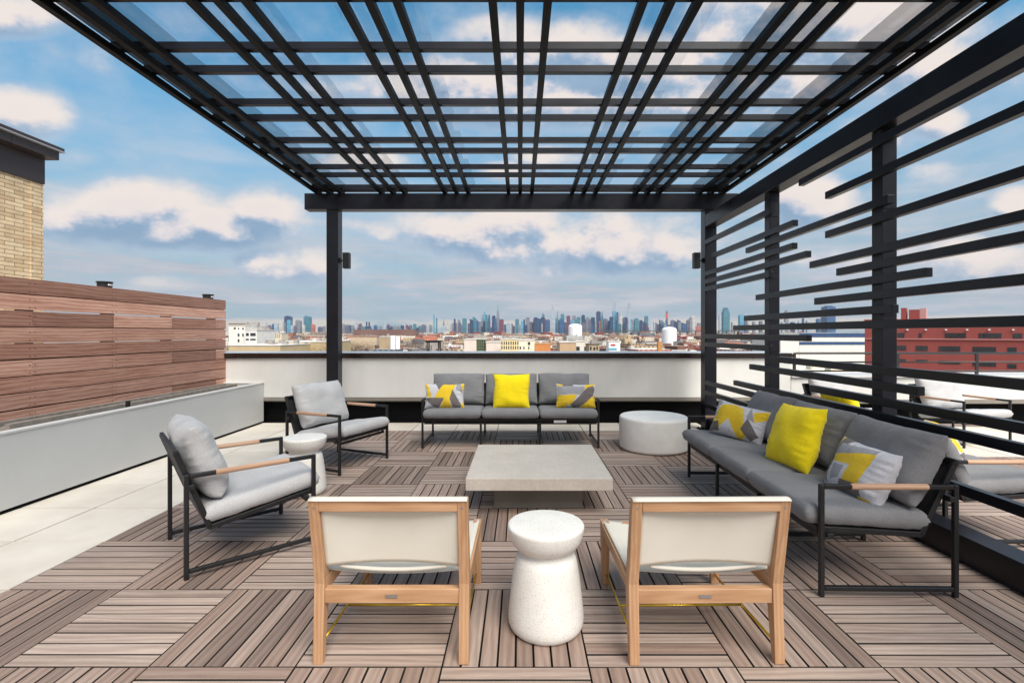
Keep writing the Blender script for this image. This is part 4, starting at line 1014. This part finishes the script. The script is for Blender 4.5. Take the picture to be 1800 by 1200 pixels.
for ua in (1595, 1627.5, 1663, 1700, 1739, 1781):
    s0, z0 = onf(ua, 579.5); mb = MB(); mb.box((s0 - .25, -.4, z0 - .2), (s0 + .25, -.01, z0 + .2)); o = mb.build('wall_light', M['tankwhite'], rb)

# ---- low-rise fill: 260 separate buildings, then a mass beyond
PAL = [(150, 104, 86), (128, 88, 76), (176, 148, 120), (206, 196, 178), (224, 220, 212), (160, 146, 132), (120, 104, 96), (188, 120, 96), (196, 176, 140), (214, 208, 198), (104, 110, 118), (140, 66, 60)]
LN = ['brick brown', 'dark brick', 'tan', 'light stone', 'white', 'taupe', 'grey brown', 'terracotta', 'sand', 'off white', 'slate', 'red']
zones = [('between the fence and the left pergola post', 405, 575), ('between the left pergola post and the bar table', 603, 745), ('between the bar table and the left white tank', 778, 996), ('between the two white tanks', 1026, 1162), ('between the right tank and the screen posts', 1190, 1340)]
rr = random.Random(11)
for k in range(295):
    zn, ua, ub = zones[rr.choices(range(5), [17, 14, 22, 14, 12])[0]]
    Y = 400 * (2000 / 400) ** (rr.random() ** 1.25); u = rr.uniform(ua, ub)
    w = rr.uniform(8, 26) * (1 + Y / 1800); d = rr.uniform(12, 40); h = rr.uniform(6, 13) + Y * .0018
    ci = rr.randrange(len(PAL)); mb = MB(); mb.box((-w / 2, 0, 0), (w / 2, d, h))
    if rr.random() < .6: mb.box((-w * .3, d * .3, h), (-w * .3 + 3.5, d * .3 + 4, h + 2.6))
    if rr.random() < .35: mb.box((w * .1, d * .2, h), (w * .1 + 2, d * .2 + 2, h + 1.5))
    o = mb.build('low_building', M['lowrise'], loc=(PX(u, Y), Y, GZ0)); o.rotation_euler = (0, 0, rr.uniform(-.5, .5))
    o.color = RGB(*PAL[ci])
    tag(o, 'low %s building among the rooftops %s' % (LN[ci], zn), 'building', 'low %s buildings %s' % (LN[ci], zn))
mb = MB()
for k in range(2600):
    Y = 1500 * (5200 / 1500) ** rr.random(); u = rr.uniform(380, 1640); w = rr.uniform(14, 60); d = rr.uniform(14, 50); h = rr.uniform(5, 14) + (Y / 5200) * 16
    if rr.random() < .04: h += rr.uniform(6, 16)
    x = PX(u, Y); c = RGB(*PAL[rr.randrange(len(PAL))])
    R = Matrix.Translation((x, Y, GZ0)) @ Matrix.Rotation(rr.uniform(-.6, .6), 4, 'Z')
    mb.box((-w / 2, 0, 0), (w / 2, d, h), 0, .5, None, 0, c, R)
o = mb.build('distant_rooftops', M['mass']); tag(o, 'dense mass of tiny far rooftops below the skyline', 'rooftops', kind='stuff')
# bare winter trees as one mass
def twigs(name, label, zones_, n, colmat, hh=(7, 12)):
    mb = MB()
    for k in range(n):
        ua, ub, Ya, Yb = rr.choice(zones_); Y = rr.uniform(Ya, Yb); x = PX(rr.uniform(ua, ub), Y); h = rr.uniform(*hh)
        mb.bar((x, Y, GZ0), (x, Y, GZ0 + h * .5), .4, .4)
        for j in range(26):
            a = rr.uniform(0, 2 * pi); r = rr.uniform(0, 3.2) ; z = GZ0 + h * rr.uniform(.35, 1)
            p = Vector((x + cos(a) * r, Y + sin(a) * r, z)); q = p + Vector((rr.uniform(-1, 1), rr.uniform(-1, 1), rr.uniform(.2, 1.4))) * 1.2
            s_ = Vector((rr.uniform(-.3, .3), 0, rr.uniform(-.3, .3)))
            n0 = len(mb.v); mb.v += [tuple(p), tuple(p + s_), tuple(q)]; mb.face([n0, n0 + 1, n0 + 2])
    o = mb.build(name, colmat); tag(o, label, 'trees', kind='stuff')
twigs('bare_trees', 'brown leafless treetops scattered among the far rooftops', [(603, 690, 380, 700), (530, 575, 330, 600), (420, 575, 700, 1300), (700, 900, 500, 1400), (900, 1000, 500, 1500), (1030, 1230, 500, 1500)], 900, M['twig'])
twigs('bare_tree_belt', 'dense brown belt of leafless trees right of the left pergola post', [(603, 684, 430, 620), (704, 745, 500, 700), (540, 572, 290, 330)], 420, M['twig'], (13, 19))
M['greenyard'] = plain('green_yard', RGB(70, 110, 80), .9, 0, .3, .5)
twigs('green_yard', 'green speckled plant yard left of the tan brick chimney', [(1092, 1150, 300, 430)], 160, M['greenyard'], (9, 13))

# ------------------------------------------------------------------ sky
world = bpy.data.worlds.new('World'); scene.world = world; world.use_nodes = True; world.cycles.sampling_method = 'MANUAL'; world.cycles.sample_map_resolution = 512
nt = world.node_tree; bg = nt.nodes['Background']
SUN_EL, SUN_AZ = radians(53), radians(152)     # azimuth measured from +Y towards +X: behind the camera, to the left
sky = N(nt, 'ShaderNodeTexSky'); sky.sky_type = 'NISHITA'; sky.sun_disc = False
sky.sun_elevation = SUN_EL; sky.sun_rotation = SUN_AZ; sky.air_density = 1.0; sky.dust_density = .6; sky.ozone_density = 2.0
tc_ = N(nt, 'ShaderNodeTexCoord')
# density of cloud as a node group of direction
ng = bpy.data.node_groups.new('cloud_density', 'ShaderNodeTree')
ng.interface.new_socket('Dir', in_out='INPUT', socket_type='NodeSocketVector'); ng.interface.new_socket('Density', in_out='OUTPUT', socket_type='NodeSocketFloat')
gi = ng.nodes.new('NodeGroupInput'); go = ng.nodes.new('NodeGroupOutput')
BL = [(215, 372, 165, 56, 1.0), (340, 398, 190, 42, 1.0), (460, 375, 68, 44, 1.0), (30, 205, 85, 48, 1.0), (0, 20, 150, 45, .8), (130, 280, 55, 22, .55), (905, 75, 110, 45, .9),
      (990, 100, 120, 62, 1.0), (1120, 110, 130, 50, 1.0), (860, 150, 260, 50, .9), (1000, 180, 240, 45, .9), (640, 285, 75, 24, .8), (980, 275, 90, 22, .7), (900, 300, 60, 20, .7), (1450, 50, 220, 90, 1.0), (1380, 130, 130, 60, .9),
      (1560, 110, 150, 70, .9), (1250, 80, 60, 60, .7), (1260, 200, 200, 30, .6), (800, 408, 150, 38, .95), (910, 395, 130, 32, .9), (1120, 440, 110, 42, 1.0), (1000, 425, 260, 62, .8), (1420, 358, 75, 46, 1.0), (1790, 362, 45, 30, 1.0), (1645, 215, 50, 34, .9),
      (1700, 465, 150, 44, .85), (1480, 460, 110, 34, .6), (1640, 300, 60, 30, .5), (520, 465, 150, 44, .7), (1560, 230, 90, 40, .5), (620, 400, 120, 30, .4), (300, 500, 160, 20, .45)]
gsx = ng.nodes.new('ShaderNodeSeparateXYZ'); ng.links.new(gi.outputs[0], gsx.inputs[0])
gy = math_n(ng, 'MAXIMUM', gsx.outputs[1], .05)
gc = ng.nodes.new('ShaderNodeCombineXYZ'); ng.links.new(math_n(ng, 'DIVIDE', gsx.outputs[0], gy), gc.inputs[0]); ng.links.new(math_n(ng, 'DIVIDE', gsx.outputs[2], gy), gc.inputs[1])
acc = None
for (u, v, ru, rv, wgt) in BL:
    k = sqrt(.5); cx_, cz_ = (u - CU) / F, (CV - v) / F
    S = (k * F / ru, k * F / rv, 0)
    n = ng.nodes.new('ShaderNodeVectorMath'); n.operation = 'MULTIPLY_ADD'; ng.links.new(gc.outputs[0], n.inputs[0]); n.inputs[1].default_value = S; n.inputs[2].default_value = (-cx_ * S[0], -cz_ * S[1], sqrt(1 - wgt) if wgt < 1 else 0)
    d = ng.nodes.new('ShaderNodeVectorMath'); d.operation = 'LENGTH'; ng.links.new(n.outputs[0], d.inputs[0])
    acc = d.outputs['Value'] if acc is None else math_n(ng, 'MINIMUM', acc, d.outputs['Value'])
acc = math_n(ng, 'MAXIMUM', math_n(ng, 'SUBTRACT', 1.0, math_n(ng, 'MULTIPLY', acc, acc)), 0)
def gn(tree, src, scale, sc, det, rough=.6):
    mp = N(tree, 'ShaderNodeMapping'); mp.inputs['Scale'].default_value = sc; L(tree, src, mp.inputs[0])
    return noise_n(tree, mp.outputs[0], scale, det, rough)
n1a = gn(ng, gi.outputs[0], 7, (1, 1, 1.5), 8, .60); n1b = gn(ng, gi.outputs[0], 19, (1, 1, 1.3), 5, .55)
n1 = math_n(ng, 'ADD', math_n(ng, 'MULTIPLY', n1a, .72), math_n(ng, 'MULTIPLY', n1b, .28))
dens = math_n(ng, 'ADD', math_n(ng, 'MULTIPLY', acc, .85), math_n(ng, 'MULTIPLY', math_n(ng, 'SUBTRACT', n1, .5), 1.9))
dens = math_n(ng, 'SUBTRACT', dens, .20)
ng.links.new(dens, go.inputs[0])
def grp(vec):
    g = nt.nodes.new('ShaderNodeGroup'); g.node_tree = ng; L(nt, vec, g.inputs[0]); return g.outputs[0]
dirv_ = tc_.outputs['Generated']
d0 = grp(dirv_)
va = N(nt, 'ShaderNodeVectorMath', operation='ADD'); L(nt, dirv_, va.inputs[0]); va.inputs[1].default_value = (.016, 0, .030)
d1 = grp(va.outputs[0])
def smooth(x, a, b):
    m = N(nt, 'ShaderNodeMapRange', interpolation_type='SMOOTHSTEP'); L(nt, x, m.inputs[0]); m.inputs[1].default_value = a; m.inputs[2].default_value = b; return m.outputs[0]
n2 = gn(nt, dirv_, 3.2, (1, 1, 2.2), 3)
bk = N(nt, 'ShaderNodeSeparateXYZ'); L(nt, dirv_, bk.inputs[0])
back = math_n(nt, 'MULTIPLY', smooth(bk.outputs[1], .05, -.35), .85)      # unseen overcast added behind the camera as neutral fill light
alpha = smooth(math_n(nt, 'ADD', d0, math_n(nt, 'MULTIPLY', math_n(nt, 'SUBTRACT', n2, .5), .7)), CL_A, CL_B)
light = smooth(math_n(nt, 'SUBTRACT', d0, d1), -.24, .26)
thick = smooth(d0, .15, .9)
light = math_n(nt, 'SUBTRACT', light, math_n(nt, 'MULTIPLY', thick, .12), True)
SK_S = 0.10     # background strength; sky colours below are divided by it
def K(r, g, b, m=None):
    m = 2 ** -EXPO; c = RGB(r, g, b); return (c[0] * m / SK_S, c[1] * m / SK_S, c[2] * m / SK_S, 1)
cloudc = ramp(nt, light, [(0, K(142, 170, 198)), (.35, K(180, 194, 212)), (.62, K(216, 213, 220)), (1, K(245, 233, 225))])
sepd = N(nt, 'ShaderNodeSeparateXYZ'); L(nt, dirv_, sepd.inputs[0]); zz = sepd.outputs[2]
# clear air: the physical sky, its brightness pulled to the exposure of the photograph
zt_ = ramp(nt, zz, [(.30, (1, 1, 1)), (.62, (.72, 1.10, 1.14))])
clear = mixc(nt, 1.0, sky.outputs[0], (SKY_R, SKY_G, SKY_B, 1), 'MULTIPLY'); clear = mixc(nt, 1.0, clear, zt_, 'MULTIPLY')
# thin high veil and low stratus towards the horizon
veiln = gnoise_w = None
mp = N(nt, 'ShaderNodeMapping'); mp.inputs['Scale'].default_value = (1, 1, 9); L(nt, dirv_, mp.inputs[0])
st_n = noise_n(nt, mp.outputs[0], 4.5, 4, .6)
low = smooth(zz, .44, .10)
strat = math_n(nt, 'MULTIPLY', low, math_n(nt, 'ADD', math_n(nt, 'MULTIPLY', st_n, 1.0), .42), True)
stratc = ramp(nt, st_n, [(.3, K(146, 166, 184)), (.5, K(168, 182, 196)), (.68, K(200, 200, 206))])
c_a = mixc(nt, strat, clear, stratc)
soft = math_n(nt, 'MULTIPLY', smooth(d0, -.42, .25), .55)
c_s = mixc(nt, soft, c_a, K(196, 206, 220))
c_b = mixc(nt, math_n(nt, 'MAXIMUM', alpha, back), c_s, cloudc)
lowc = math_n(nt, 'MULTIPLY', smooth(zz, .12, .05), .6)      # clouds dissolve in the low haze
c_c = mixc(nt, lowc, c_b, stratc)
band = math_n(nt, 'MULTIPLY', smooth(zz, .030, .022), smooth(math_n(nt, 'ADD', st_n, math_n(nt, 'MULTIPLY', zz, -3)), .30, .46))
c_d = mixc(nt, math_n(nt, 'MULTIPLY', band, .65), c_c, K(226, 212, 196))
ground_ = smooth(zz, -.01, -.03)
c_e = mixc(nt, ground_, c_d, K(150, 140, 132))
L(nt, c_e, bg.inputs['Color']); bg.inputs['Strength'].default_value = SK_S
sl = bpy.data.lights.new('sun', 'SUN'); sl.energy = SUN_E; sl.angle = radians(SUN_ANG); sl.color = (1, .945, .87)
so_ = bpy.data.objects.new('sun', sl); col.objects.link(so_)
sd = Vector((sin(SUN_AZ) * cos(SUN_EL), cos(SUN_AZ) * cos(SUN_EL), sin(SUN_EL)))
so_.rotation_euler = sd.to_track_quat('Z', 'Y').to_euler(); so_.location = (0, 0, 20)

if HAZE:
    mb = MB(); mb.box((-9000, -30, GZ0 - 7), (9000, 9000, 480)); hz_ = mb.build('haze', None); tag(hz_, kind='stuff')
    m, n_, b = newmat('haze_air'); n_.nodes.remove(b); pv_ = N(n_, 'ShaderNodeVolumePrincipled'); pv_.inputs['Density'].default_value = HAZE
    pv_.inputs['Color'].default_value = (.8, .88, 1, 1); L(n_, pv_.outputs[0], n_.nodes['Material Output'].inputs['Volume']); hz_.data.materials.clear(); hz_.data.materials.append(m)

scene.view_settings.view_transform = 'Standard'; scene.view_settings.look = 'None'
scene.view_settings.exposure = EXPO; scene.view_settings.gamma = 1
scene.cycles.max_bounces = 8; scene.cycles.transparent_max_bounces = 16
scene.cycles.use_denoising = True
